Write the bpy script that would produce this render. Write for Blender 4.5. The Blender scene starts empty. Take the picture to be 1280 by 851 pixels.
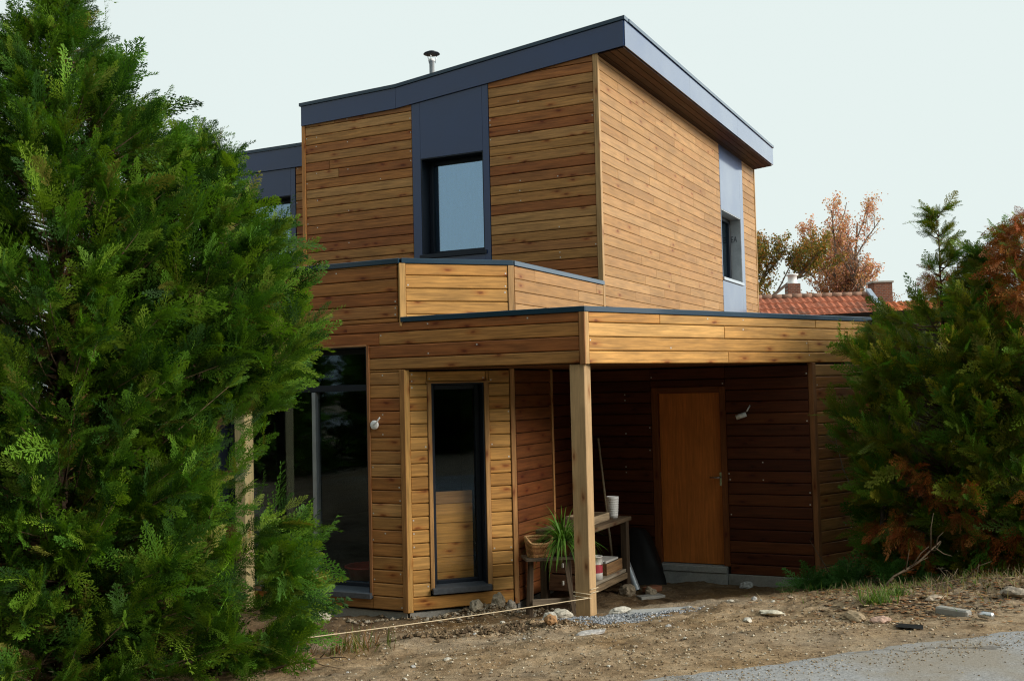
import bpy, bmesh, math, random
import numpy as np
from mathutils import Vector, Matrix, noise as mnoise

random.seed(11)
rng = np.random.default_rng(11)
S = bpy.context.scene
COL = S.collection
R = math.radians

# ------------------------------------------------------------------ helpers
WLOC = {}                                        # world location of each object


def link(o, parent=None):
    COL.objects.link(o)
    if parent is not None:
        o.parent = parent
        WLOC[o.name] = WLOC[parent.name]
    return o


def tag(o, label=None, cat=None, group=None, kind=None):
    if label: o['label'] = label
    if cat: o['category'] = cat
    if group: o['group'] = group
    if kind: o['kind'] = kind
    return o


def thing(name, label, cat, loc, group=None):
    o = bpy.data.objects.new(name, None)
    o.empty_display_size = 0.2
    o.location = loc
    COL.objects.link(o)
    WLOC[o.name] = Vector(loc)
    return tag(o, label, cat, group)


class MB:
    """collects geometry in world coordinates, links it as ONE mesh object"""
    def __init__(s):
        s.v = []; s.f = []; s.c = []; s.w = []; s.m = []; s.sm = []

    def add(s, vs, fs, col=(1, 1, 1), w=None, mi=0, smooth=False):
        b = len(s.v)
        s.v += [tuple(p) for p in vs]
        s.c += [col] * len(vs)
        s.w += list(w) if w is not None else [tuple(p) for p in vs]
        for f in fs:
            s.f.append(tuple(i + b for i in f)); s.m.append(mi); s.sm.append(smooth)

    def hexa(s, p, col=(1, 1, 1), grain=0, mi=0, bevel=0.0, rid=None):
        """p: 8 corners, index = a + 2*b + 4*c ; grain axis = 0,1,2"""
        P = [Vector(q) for q in p]
        r = random.random() if rid is None else rid
        A = (P[1] - P[0]).length; B = (P[2] - P[0]).length; Cc = (P[4] - P[0]).length
        L = [A, B, Cc]
        ua = grain; ub, uc = [i for i in (0, 1, 2) if i != grain]
        vs = []; ws = []
        o = random.random() * 20
        bv = [min(bevel / max(l, 1e-6), .45) for l in L]
        fs = []
        def pt(t):
            a, b, c = t
            q = Vector((0, 0, 0))
            for i in range(8):
                wa = a if i & 1 else 1 - a; wb = b if i & 2 else 1 - b; wc = c if i & 4 else 1 - c
                q += P[i] * (wa * wb * wc)
            return q
        if bevel <= 0:
            ts = [((i & 1), (i >> 1) & 1, (i >> 2) & 1) for i in range(8)]
            fs = [(0, 2, 3, 1), (4, 5, 7, 6), (0, 1, 5, 4), (2, 6, 7, 3), (0, 4, 6, 2), (1, 3, 7, 5)]
        else:
            ts = []; idx = {}
            for i in range(8):
                sg = [(i >> k) & 1 for k in range(3)]
                for ax in range(3):            # vertex lying on the face normal to ax
                    t = [0, 0, 0]
                    for k in range(3):
                        e = sg[k]
                        t[k] = e if k == ax else (bv[k] if e == 0 else 1 - bv[k])
                    idx[(i, ax)] = len(ts); ts.append(tuple(t))
            for ax in range(3):
                k1, k2 = [k for k in range(3) if k != ax]
                for e in (0, 1):
                    q = []
                    for e1, e2 in ((0, 0), (1, 0), (1, 1), (0, 1)):
                        i = (e << ax) | (e1 << k1) | (e2 << k2)
                        q.append(idx[(i, ax)])
                    fs.append(tuple(q))
            for ax in range(3):               # edges parallel to ax
                k1, k2 = [k for k in range(3) if k != ax]
                for e1 in (0, 1):
                    for e2 in (0, 1):
                        i0 = (e1 << k1) | (e2 << k2); i1 = i0 | (1 << ax)
                        fs.append((idx[(i0, k1)], idx[(i1, k1)], idx[(i1, k2)], idx[(i0, k2)]))
            for i in range(8):
                fs.append((idx[(i, 0)], idx[(i, 1)], idx[(i, 2)]))
        for t in ts:
            vs.append(pt(t))
            l = [t[k] * L[k] for k in range(3)]
            ws.append((o + l[ua], l[ub] + l[uc] + r * 3.7, r))
        s.add(vs, fs, col, ws, mi)

    def box(s, c, sx, sy, sz, ax=(1, 0, 0), ay=None, col=(1, 1, 1), grain=0, mi=0, bevel=0.0, az=(0, 0, 1)):
        """box with centre c, half-extents given as full sizes along ax, ay, az"""
        ax = Vector(ax).normalized(); az = Vector(az).normalized()
        ay = Vector(ay).normalized() if ay is not None else az.cross(ax)
        c = Vector(c)
        p = []
        for i in range(8):
            p.append(c + ax * sx * ((i & 1) - .5) + ay * sy * (((i >> 1) & 1) - .5) + az * sz * (((i >> 2) & 1) - .5))
        s.hexa(p, col, grain, mi, bevel)

    def beam(s, a, b, w, h, col=(1, 1, 1), mi=0, bevel=0.003, up=(0, 0, 1)):
        a = Vector(a); b = Vector(b)
        ax = (b - a); l = ax.length; ax.normalize()
        up = Vector(up)
        if abs(ax.dot(up)) > .97: up = Vector((1, 0, 0))
        ay = up.cross(ax).normalized(); az = ax.cross(ay)
        s.box((a + b) / 2, l, w, h, ax, ay, col, 0, mi, bevel, az)

    def tube(s, pts, rad, n=8, col=(1, 1, 1), mi=0, cap=True, smooth=True):
        pts = [Vector(p) for p in pts]
        if not hasattr(rad, '__len__'): rad = [rad] * len(pts)
        vs = []; fs = []
        ref = None
        for i, p in enumerate(pts):
            t = (pts[min(i + 1, len(pts) - 1)] - pts[max(i - 1, 0)]).normalized()
            if ref is None:
                ref = Vector((0, 0, 1)) if abs(t.z) < .9 else Vector((1, 0, 0))
            a = t.cross(ref).normalized(); b = t.cross(a).normalized()
            ref = a.cross(t)
            for k in range(n):
                th = 2 * math.pi * k / n
                vs.append(p + (a * math.cos(th) + b * math.sin(th)) * rad[i])
        for i in range(len(pts) - 1):
            for k in range(n):
                k2 = (k + 1) % n
                fs.append((i * n + k, i * n + k2, (i + 1) * n + k2, (i + 1) * n + k))
        if cap:
            fs.append(tuple(range(n))[::-1]); fs.append(tuple((len(pts) - 1) * n + k for k in range(n)))
        s.add(vs, fs, col, None, mi, smooth)

    def lathe(s, c, prof, n=20, col=(1, 1, 1), axis=(0, 0, 1), mi=0, smooth=True):
        """prof: list of (r, h) along the axis"""
        az = Vector(axis).normalized()
        ax = az.cross(Vector((0, 1, 0)) if abs(az.y) < .9 else Vector((1, 0, 0))).normalized(); ay = az.cross(ax)
        c = Vector(c); vs = []; fs = []
        for r, h in prof:
            for k in range(n):
                th = 2 * math.pi * k / n
                vs.append(c + az * h + (ax * math.cos(th) + ay * math.sin(th)) * r)
        for i in range(len(prof) - 1):
            for k in range(n):
                k2 = (k + 1) % n
                fs.append((i * n + k, i * n + k2, (i + 1) * n + k2, (i + 1) * n + k))
        s.add(vs, fs, col, None, mi, smooth)

    def build(s, name, mats, parent=None, loc=None):
        me = bpy.data.meshes.new(name)
        if parent is not None: off = WLOC[parent.name]
        else: off = Vector(loc) if loc is not None else Vector((0, 0, 0))
        V = np.array(s.v, dtype=np.float64) - np.array(off)
        me.from_pydata(V.tolist(), [], s.f)
        if not isinstance(mats, (list, tuple)): mats = [mats]
        for m in mats: me.materials.append(m)
        if len(mats) > 1: me.polygons.foreach_set('material_index', s.m)
        me.polygons.foreach_set('use_smooth', s.sm)
        a = me.attributes.new('tint', 'FLOAT_COLOR', 'POINT')
        cc = np.ones((len(s.v), 4), dtype=np.float32); cc[:, :3] = np.array([c[:3] for c in s.c])
        a.data.foreach_set('color', cc.ravel())
        a = me.attributes.new('wuv', 'FLOAT_VECTOR', 'POINT')
        a.data.foreach_set('vector', np.array(s.w, dtype=np.float32).ravel())
        bm = bmesh.new(); bm.from_mesh(me)
        bmesh.ops.recalc_face_normals(bm, faces=bm.faces)
        bm.to_mesh(me); bm.free()
        o = bpy.data.objects.new(name, me)
        if parent is None:
            o.location = off; COL.objects.link(o); WLOC[o.name] = Vector(off)
        else:
            link(o, parent)
        return o


def soup(name, V, F, mats, parent=None, loc=(0, 0, 0), tint=None, mi=None, smooth=False):
    """fast mesh from numpy arrays of verts and quads/tris"""
    off = np.array(WLOC[parent.name]) if parent is not None else np.array(loc)
    me = bpy.data.meshes.new(name)
    V = np.asarray(V, dtype=np.float32) - off.astype(np.float32)
    F = np.asarray(F, dtype=np.int32)
    k = F.shape[1]
    me.vertices.add(len(V)); me.vertices.foreach_set('co', V.ravel())
    me.loops.add(F.size); me.loops.foreach_set('vertex_index', F.ravel())
    me.polygons.add(len(F)); me.polygons.foreach_set('loop_start', np.arange(len(F), dtype=np.int32) * k)
    me.polygons.foreach_set('loop_total', np.full(len(F), k, dtype=np.int32))
    if not isinstance(mats, (list, tuple)): mats = [mats]
    for m in mats: me.materials.append(m)
    if mi is not None: me.polygons.foreach_set('material_index', np.asarray(mi, dtype=np.int32))
    me.polygons.foreach_set('use_smooth', np.full(len(F), smooth))
    me.update(calc_edges=True)
    if tint is not None:
        a = me.attributes.new('tint', 'FLOAT_COLOR', 'POINT')
        cc = np.ones((len(V), 4), dtype=np.float32); cc[:, :3] = tint
        a.data.foreach_set('color', cc.ravel())
    o = bpy.data.objects.new(name, me)
    if parent is None:
        o.location = tuple(off); COL.objects.link(o); WLOC[o.name] = Vector(tuple(off))
    else:
        link(o, parent)
    return o


# ------------------------------------------------------------------ materials
class NT:
    def __init__(s, name):
        s.m = bpy.data.materials.new(name); s.m.use_nodes = True
        s.t = s.m.node_tree; s.n = s.t.nodes; s.n.clear()
        s.out = s.N('ShaderNodeOutputMaterial')

    def N(s, typ, **kw):
        x = s.n.new(typ)
        for k, v in kw.items():
            if k.startswith('_'): setattr(x, k[1:], v)
            else:
                key = k.replace('__', ' ')
                s.set(x.inputs[key], v)
        return x

    def set(s, inp, v):
        if isinstance(v, bpy.types.NodeSocket): s.t.links.new(v, inp)
        elif isinstance(v, bpy.types.Node): s.t.links.new(v.outputs[0], inp)
        else:
            if inp.type == 'RGBA' and len(v) == 3: v = (*v, 1)
            inp.default_value = v

    def math(s, op, a, b=0.0, c=None, clamp=False):
        x = s.n.new('ShaderNodeMath'); x.operation = op; x.use_clamp = clamp
        s.set(x.inputs[0], a); s.set(x.inputs[1], b)
        if c is not None: s.set(x.inputs[2], c)
        return x.outputs[0]

    def mix(s, f, a, b, mode='MIX'):
        x = s.n.new('ShaderNodeMix'); x.data_type = 'RGBA'; x.blend_type = mode
        s.set(x.inputs[0], f); s.set(x.inputs[6], a); s.set(x.inputs[7], b)
        return x.outputs[2]

    def ramp(s, f, stops):
        x = s.n.new('ShaderNodeValToRGB'); s.set(x.inputs[0], f)
        e = x.color_ramp.elements
        while len(e) < len(stops): e.new(.5)
        for el, (p, c) in zip(e, stops):
            el.position = p
            el.color = (c, c, c, 1) if not hasattr(c, '__len__') else (*c, 1)
        return x.outputs[0]

    def mapr(s, v, a, b, c, d):
        x = s.n.new('ShaderNodeMapRange'); s.set(x.inputs[0], v)
        for i, q in enumerate((a, b, c, d)): x.inputs[i + 1].default_value = q
        return x.outputs[0]

    def vscale(s, v, sc):
        x = s.n.new('ShaderNodeVectorMath'); x.operation = 'MULTIPLY'
        s.set(x.inputs[0], v); x.inputs[1].default_value = sc
        return x.outputs[0]

    def noise(s, v, scale, detail=4, rough=.55):
        x = s.n.new('ShaderNodeTexNoise'); s.set(x.inputs['Vector'], v)
        x.inputs['Scale'].default_value = scale; x.inputs['Detail'].default_value = detail; x.inputs['Roughness'].default_value = rough
        return x.outputs[0]

    def attr(s, n, out=1):
        x = s.n.new('ShaderNodeAttribute'); x.attribute_name = n
        return x.outputs['Vector'] if out == 1 else x.outputs['Color']

    def bump(s, h, strength=.3, dist=.01, nrm=None):
        x = s.n.new('ShaderNodeBump'); s.set(x.inputs['Height'], h)
        x.inputs['Strength'].default_value = strength; x.inputs['Distance'].default_value = dist
        if nrm is not None: s.set(x.inputs['Normal'], nrm)
        return x.outputs[0]

    def bsdf(s, color, rough=.6, normal=None, spec=.5, metal=0.0, **kw):
        x = s.n.new('ShaderNodeBsdfPrincipled')
        s.set(x.inputs['Base Color'], color); s.set(x.inputs['Roughness'], rough)
        s.set(x.inputs['Specular IOR Level'], spec); s.set(x.inputs['Metallic'], metal)
        if normal is not None: s.set(x.inputs['Normal'], normal)
        for k, v in kw.items(): s.set(x.inputs[k.replace('__', ' ')], v)
        s.t.links.new(x.outputs[0], s.out.inputs[0])
        return x


def mat_wood(name, rough=.55, grain=1.0, knots=True, bump=.25, few=.58):
    t = NT(name)
    w = t.attr('wuv'); c = t.attr('tint', 0)
    base = t.vscale(w, (1.7, 26.0, 31.0))
    warp = t.noise(t.vscale(w, (1.6, 5.0, 17.0)), 1.0, 2)
    g1 = t.noise(base, 1.6, 5, .62)
    fine = t.noise(t.vscale(w, (3.0, 150.0, 40.0)), 1.0, 3, .6)
    blot = t.noise(t.vscale(w, (2.2, 5.0, 23.0)), 1.3, 3)
    k1 = t.mapr(g1, .3, .72, 1.0 - .40 * grain, 1.0 + .26 * grain)
    k2 = t.mapr(fine, .3, .7, .88, 1.10)
    k3 = t.mapr(blot, .3, .7, .88, 1.1)
    k = t.math('MULTIPLY', t.math('MULTIPLY', k1, k2), k3)
    xm = t.n.new('ShaderNodeVectorMath'); xm.operation = 'SCALE'
    t.set(xm.inputs[0], c); t.set(xm.inputs[3], k)
    col = xm.outputs[0]
    if knots:
        v = t.n.new('ShaderNodeTexVoronoi'); v.feature = 'F1'; v.voronoi_dimensions = '2D'; v.inputs['Scale'].default_value = 1.25
        ad = t.n.new('ShaderNodeVectorMath'); ad.operation = 'ADD'
        t.set(ad.inputs[0], t.vscale(w, (2.1, 5.4, 9.0)))
        wn = t.n.new('ShaderNodeTexNoise'); t.set(wn.inputs['Vector'], t.vscale(w, (14, 30, 3))); wn.inputs['Scale'].default_value = 1.0
        t.set(ad.inputs[1], t.vscale(wn.outputs[1], (.12, .12, 0)))
        t.set(v.inputs['Vector'], ad.outputs[0])
        sel = t.math('GREATER_THAN', t.math('FRACT', t.math('MULTIPLY', v.outputs['Color'], 7.31)), few)
        kn = t.math('MULTIPLY', t.mapr(v.outputs['Distance'], .06, .30, 1.0, 0.0), sel)
        kn2 = t.math('MULTIPLY', t.mapr(v.outputs['Distance'], .03, .125, 1.0, 0.0), sel)
        col = t.mix(t.math('MULTIPLY', kn, .6), col, t.mix(1.0, col, (.72, .42, .26), 'MULTIPLY'))
        col = t.mix(t.math('MULTIPLY', kn2, .75), col, t.mix(1.0, col, (.35, .2, .14), 'MULTIPLY'))
    h = t.math('ADD', t.math('MULTIPLY', g1, .6), t.math('MULTIPLY', fine, .5))
    t.bsdf(col, t.mapr(fine, .3, .7, rough - .08, rough + .12), t.bump(h, bump, .004), .3)
    return t.m


def mat_plain(name, col, rough=.5, spec=.5, metal=0.0, var=.12, scale=6.0, bump=0.0, **kw):
    t = NT(name)
    tc = t.N('ShaderNodeTexCoord').outputs['Object']
    n = t.noise(tc, scale, 4)
    n2 = t.noise(tc, scale * 9, 3)
    k = t.mapr(t.math('ADD', t.math('MULTIPLY', n, .7), t.math('MULTIPLY', n2, .3)), .3, .7, 1 - var, 1 + var)
    xm = t.n.new('ShaderNodeVectorMath'); xm.operation = 'SCALE'
    xm.inputs[0].default_value = col; t.set(xm.inputs[3], k)
    nr = t.bump(n2, bump, .005) if bump else None
    t.bsdf(xm.outputs[0], t.mapr(n, .3, .7, rough * .88, min(1, rough * 1.12)), nr, spec, metal, **kw)
    return t.m


def mat_tint(name, rough=.8, transl=0.0, spec=.3, var=.0):
    t = NT(name)
    c = t.attr('tint', 0)
    if var:
        tc = t.N('ShaderNodeTexCoord').outputs['Object']
        n = t.noise(tc, 40, 3)
        xm = t.n.new('ShaderNodeVectorMath'); xm.operation = 'SCALE'
        t.set(xm.inputs[0], c); t.set(xm.inputs[3], t.mapr(n, .3, .7, 1 - var, 1 + var)); c = xm.outputs[0]
    b = t.bsdf(c, rough, None, spec)
    if transl:
        tr = t.n.new('ShaderNodeBsdfTranslucent'); t.set(tr.inputs[0], t.mix(1.0, c, (1.15, 1.2, .5), 'MULTIPLY'))
        mx = t.n.new('ShaderNodeMixShader'); mx.inputs[0].default_value = transl
        t.t.links.new(b.outputs[0], mx.inputs[1]); t.t.links.new(tr.outputs[0], mx.inputs[2])
        t.t.links.new(mx.outputs[0], t.out.inputs[0])
    return t.m


def mat_glass(name, refl=1.0, tint=(.95, .95, .93)):
    t = NT(name)
    fr = t.N('ShaderNodeFresnel', IOR=1.55)
    tr = t.n.new('ShaderNodeBsdfTransparent'); t.set(tr.inputs[0], tint)
    gl = t.n.new('ShaderNodeBsdfGlossy'); gl.inputs['Roughness'].default_value = .02; t.set(gl.inputs[0], (.58, .80, 1.0))
    mx = t.n.new('ShaderNodeMixShader')
    t.set(mx.inputs[0], t.math('MULTIPLY', fr, refl, clamp=True))
    t.t.links.new(tr.outputs[0], mx.inputs[1]); t.t.links.new(gl.outputs[0], mx.inputs[2])
    t.t.links.new(mx.outputs[0], t.out.inputs[0])
    return t.m


def mat_soil():
    t = NT('bare_soil')
    g = t.N('ShaderNodeNewGeometry').outputs['Position']
    a = t.noise(g, .55, 5, .6); b = t.noise(g, 3.2, 6, .65); c = t.noise(g, 22, 5, .7); d = t.noise(g, 90, 3, .7)
    col = t.ramp(b, [(.28, (.125, .080, .042)), (.43, (.27, .182, .102)), (.58, (.385, .275, .165)), (.75, (.50, .385, .26))])
    col = t.mix(t.math('MULTIPLY', t.mapr(a, .48, .68, 0, 1), .6), col, (.36, .31, .24))       # greyer silt
    col = t.mix(t.math('MULTIPLY', t.mapr(a, .44, .30, 0, 1), .7), col, (.36, .22, .09))      # ochre clay
    xm = t.n.new('ShaderNodeVectorMath'); xm.operation = 'SCALE'; t.set(xm.inputs[0], col)
    t.set(xm.inputs[3], t.mapr(c, .3, .7, .62, 1.32)); col = xm.outputs[0]
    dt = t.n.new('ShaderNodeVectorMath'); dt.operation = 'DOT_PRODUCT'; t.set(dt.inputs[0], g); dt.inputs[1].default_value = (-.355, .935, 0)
    dm = t.math('ADD', t.math('SUBTRACT', dt.outputs['Value'], 5.91), t.math('MULTIPLY', t.math('SUBTRACT', b, .5), 1.6))   # metres from the road: earth near the walls darkened by damp and painted carport shade
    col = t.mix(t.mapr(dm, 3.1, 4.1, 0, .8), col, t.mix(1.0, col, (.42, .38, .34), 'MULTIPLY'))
    v = t.n.new('ShaderNodeTexVoronoi'); v.inputs['Scale'].default_value = 34; t.set(v.inputs['Vector'], g)
    v.inputs['Randomness'].default_value = 1
    peb = t.math('MULTIPLY', t.mapr(v.outputs['Distance'], .16, .28, 1, 0), t.math('GREATER_THAN', t.math('FRACT', t.math('MULTIPLY', v.outputs['Color'], 5.77)), .84))
    col = t.mix(t.math('MULTIPLY', peb, .8), col, t.mix(t.math('FRACT', t.math('MULTIPLY', v.outputs['Color'], 31.7)), (.2, .17, .13), (.46, .42, .35)))
    h = t.math('ADD', t.math('ADD', t.math('MULTIPLY', c, .55), t.math('MULTIPLY', d, .35)), t.math('MULTIPLY', peb, .25))
    t.bsdf(col, .92, t.bump(h, .85, .035), .15)
    return t.m


def mat_asphalt():
    t = NT('worn_asphalt')
    g = t.N('ShaderNodeNewGeometry').outputs['Position']
    a = t.noise(g, 1.1, 5, .6); b = t.noise(g, 60, 4, .7); c = t.noise(g, 5, 5, .6)
    col = t.ramp(b, [(.32, (.19, .19, .19)), (.5, (.31, .31, .31)), (.68, (.43, .425, .42))])
    col = t.mix(t.mapr(a, .44, .62, 0, .7), col, (.27, .225, .165))
    col = t.mix(t.mapr(c, .52, .7, 0, .5), col, (.31, .29, .25))
    v = t.n.new('ShaderNodeTexVoronoi'); v.feature = 'DISTANCE_TO_EDGE'; v.inputs['Scale'].default_value = .9
    ad = t.n.new('ShaderNodeVectorMath'); ad.operation = 'ADD'; t.set(ad.inputs[0], g)
    wn = t.n.new('ShaderNodeTexNoise'); wn.inputs['Scale'].default_value = 3; t.set(wn.inputs['Vector'], g)
    t.set(ad.inputs[1], t.vscale(wn.outputs[1], (.4, .4, 0))); t.set(v.inputs['Vector'], ad.outputs[0])
    cr = t.math('MULTIPLY', t.mapr(v.outputs['Distance'], .006, .022, 1, 0), t.mapr(a, .45, .6, 0, 1))
    col = t.mix(t.math('MULTIPLY', cr, .7), col, (.07, .06, .05))
    t.bsdf(col, .9, t.bump(t.math('SUBTRACT', b, cr), .6, .008), .2)
    return t.m


def mat_concrete(name='concrete', col=(.36, .35, .32)):
    t = NT(name)
    g = t.N('ShaderNodeNewGeometry').outputs['Position']
    a = t.noise(g, 3.5, 5, .6); b = t.noise(g, 45, 4, .7)
    k = t.math('MULTIPLY', t.mapr(a, .3, .7, .62, 1.25), t.mapr(b, .3, .7, .85, 1.15))
    xm = t.n.new('ShaderNodeVectorMath'); xm.operation = 'SCALE'; xm.inputs[0].default_value = col; t.set(xm.inputs[3], k)
    t.bsdf(t.mix(t.mapr(a, .5, .7, 0, .45), xm.outputs[0], (.20, .15, .09)), .88, t.bump(b, .5, .006), .2)
    return t.m


def mat_rust_tile():
    t = NT('clay_tile')
    c = t.attr('tint', 0)
    g = t.N('ShaderNodeNewGeometry').outputs['Position']
    a = t.noise(g, 1.2, 5, .6); b = t.noise(g, 9, 4, .7)
    xm = t.n.new('ShaderNodeVectorMath'); xm.operation = 'SCALE'; t.set(xm.inputs[0], c); t.set(xm.inputs[3], t.mapr(b, .3, .7, .65, 1.3))
    col = t.mix(t.mapr(a, .52, .66, 0, .65), xm.outputs[0], (.09, .075, .06))
    t.bsdf(col, .85, t.bump(b, .3, .02), .2)
    return t.m


def mat_brick():
    t = NT('red_brick')
    g = t.N('ShaderNodeTexCoord').outputs['Object']
    br = t.n.new('ShaderNodeTexBrick'); br.inputs['Scale'].default_value = 4.4
    rot = t.n.new('ShaderNodeMapping'); rot.inputs['Rotation'].default_value = (R(90), 0, 0); t.set(rot.inputs[0], g)
    t.set(br.inputs['Vector'], rot.outputs[0])
    t.set(br.inputs['Color1'], (.24, .09, .05)); t.set(br.inputs['Color2'], (.15, .06, .04)); t.set(br.inputs['Mortar'], (.22, .2, .17))
    br.inputs['Mortar Size'].default_value = .02
    t.bsdf(br.outputs[0], .9, t.bump(t.noise(g, 30), .3, .01), .2)
    return t.m


def mat_weave():
    t = NT('woven_wicker')
    c = t.attr('tint', 0)
    g = t.N('ShaderNodeTexCoord').outputs['Object']
    n = t.noise(g, 60, 3)
    xm = t.n.new('ShaderNodeVectorMath'); xm.operation = 'SCALE'; t.set(xm.inputs[0], c); t.set(xm.inputs[3], t.mapr(n, .3, .7, .7, 1.3))
    t.bsdf(xm.outputs[0], .6, None, .35)
    return t.m


def mat_panel(name, col, rough=.3, coat=.85):
    t = NT(name)
    g = t.N('ShaderNodeNewGeometry').outputs['Position']
    n = t.noise(g, 1.3, 4); n2 = t.noise(g, 140, 2)
    xm = t.n.new('ShaderNodeVectorMath'); xm.operation = 'SCALE'; xm.inputs[0].default_value = col; t.set(xm.inputs[3], t.mapr(n, .3, .7, .88, 1.12))
    t.bsdf(xm.outputs[0], t.mapr(n, .3, .7, rough - .05, rough + .08), t.bump(n2, .03, .001), .35, Coat__Weight=coat, Coat__Roughness=.09, Coat__IOR=1.5)
    return t.m


M = {}
M['larch'] = mat_wood('stained_larch')
M['larch_pale'] = mat_wood('pale_larch', .6, .6, True, .2, .88)
M['plank'] = mat_wood('raw_timber', .6, .55)
M['oldwood'] = mat_wood('weathered_wood', .75, 1.2)
M['ply'] = mat_wood('door_veneer', .45, .5, False, .08)
M['core'] = mat_plain('dark_membrane', (.012, .011, .010), .9, .1)
M['panel'] = mat_panel('anthracite_panel', (.008, .034, .120), .4)
M['coping'] = mat_panel('anthracite_coping', (.010, .040, .075), .4, .5)
M['frame'] = mat_plain('window_aluminium', (.014, .020, .032), .45, .3)
M['alu'] = mat_plain('pale_aluminium', (.42, .46, .50), .35, .6, .35)
M['glass'] = mat_glass('window_glass', .5)
M['glass_sky'] = mat_glass('coated_glass', 8.0, (.70, .80, .88))
M['room'] = mat_plain('dark_interior', (.03, .027, .024), .9, .1)
M['curtain'] = mat_plain('net_curtain', (.62, .80, .98), .9, .1)
M['sheet'] = mat_plain('plastic_sheeting', (.40, .41, .42), .35, .5, 0, .25, 4)
M['slate'] = mat_plain('slate_sill', (.075, .085, .10), .42, .5, 0, .35, 30, .4)
M['concrete'] = mat_concrete()
M['step'] = mat_concrete('pale_concrete', (.44, .45, .44))
M['white'] = mat_plain('white_plastic', (.90, .90, .89), .4, .5, 0, .05)
M['nail'] = mat_plain('galvanised_nail', (.62, .60, .55), .45, .5, .2)
M['steel'] = mat_plain('stainless_steel', (.62, .63, .64), .25, .5, .9)
M['black'] = mat_plain('black_plastic', (.006, .006, .006), .6, .3)
M['blackmetal'] = mat_plain('black_metal', (.012, .015, .025), .4)
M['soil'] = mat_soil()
M['asphalt'] = mat_asphalt()
M['stone'] = mat_tint('stone', .9, 0, .2, .35)
M['leaf'] = mat_tint('conifer_foliage', .6, .28, .25)
M['broad'] = mat_tint('autumn_leaf', .75, .3, .2)
M['blade'] = mat_tint('grass_blade', .6, .3, .3)
M['bark'] = mat_tint('bark', .95, 0, .1, .35)
M['tile'] = mat_rust_tile()
M['brick'] = mat_brick()
M['render'] = mat_plain('wall_render', (.42, .39, .34), .9, .2)
M['zinc'] = mat_plain('zinc_flashing', (.36, .43, .52), .45, .5, .3)
M['wicker'] = mat_weave()
M['terracotta'] = mat_plain('terracotta', (.30, .12, .06), .8)
M['paint'] = mat_tint('painted_metal', .4, 0, .5, .1)
M['paper'] = mat_plain('printed_paper', (.6, .58, .54), .7)
M['string'] = mat_plain('jute_string', (.62, .50, .33), .8, .2)
M['red'] = mat_plain('red_plastic', (.38, .03, .02), .4)

# ------------------------------------------------------------------ camera
cam = bpy.data.cameras.new('camera'); co = bpy.data.objects.new('camera', cam); COL.objects.link(co)
cam.sensor_width = 36; cam.lens = 36 * 1330.3 / 1280; cam.clip_end = 2000; cam.clip_start = .05
CM = Matrix(((0.99972671, 0.0, 0.02337756), (0.0011234, 0.9988447, -0.04804169), (-0.02335056, 0.0480548, 0.99857172)))
rt, fw, up = CM.col[0], CM.col[1], CM.col[2]
m3 = Matrix((rt, up, -fw)).transposed()
co.matrix_world = Matrix.Translation((0, 0, 2.1)) @ m3.to_4x4()
S.camera = co

# ------------------------------------------------------------------ plan geometry


def udir(deg): return Vector((math.sin(R(deg)), math.cos(R(deg)), 0))


class Fr:
    """vertical plane: u along d, k along the outward normal"""
    def __init__(s, p0, deg, side):
        s.p0 = Vector((p0[0], p0[1], 0)); s.d = udir(deg)
        s.n = Vector((-s.d.y, s.d.x, 0)) * side

    def P(s, u, z, k=0.0):
        q = s.p0 + s.d * u + s.n * k
        return Vector((q.x, q.y, z))


AL, AU, AR, AT, AM = -63.72, 26.28, 52.62, 70.2, 71.2
C0 = Vector((.68, 10.07, 0))
FL = Fr(C0, AL, 1)
FR = Fr(C0, AR, -1)
L5 = FL.P(2.007, 0)
FM = Fr(L5, AM, -1)
M6 = FM.P(1.17, 0)
FN = Fr(M6, AU, -1)
R1 = FR.P(3.43, 0)
FP = Fr(R1, AL, 1)
T5 = FL.P(2.03, 0)
FT = Fr(T5, AT, -1)
T6 = FT.P(1.225, 0)
FU = Fr(T6, AU, -1)
U7 = FU.P(2.66, 0)
FUL = Fr(U7, AL, 1)
ULl = FUL.P(4.734, 0)
FB = Fr(ULl - FUL.n * .6, AL, 1)      # set-back bedroom wall on the left

HL = Vector((.68, 10.07, 0))
house = thing('timber_house', 'two-storey house clad in brown horizontal larch boards with anthracite roof edge and carport', 'house', HL)


def clip(poly, a, b, c):
    """keep a*u + b*z <= c"""
    out = []
    for i in range(len(poly)):
        p, q = poly[i], poly[(i + 1) % len(poly)]
        fp = a * p[0] + b * p[1] - c; fq = a * q[0] + b * q[1] - c
        if fp <= 0: out.append(p)
        if (fp < 0 < fq) or (fq < 0 < fp):
            t = fp / (fp - fq); out.append((p[0] + (q[0] - p[0]) * t, p[1] + (q[1] - p[1]) * t))
    return out


def area(poly):
    return abs(sum(poly[i][0] * poly[(i + 1) % len(poly)][1] - poly[(i + 1) % len(poly)][0] * poly[i][1] for i in range(len(poly)))) / 2


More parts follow.
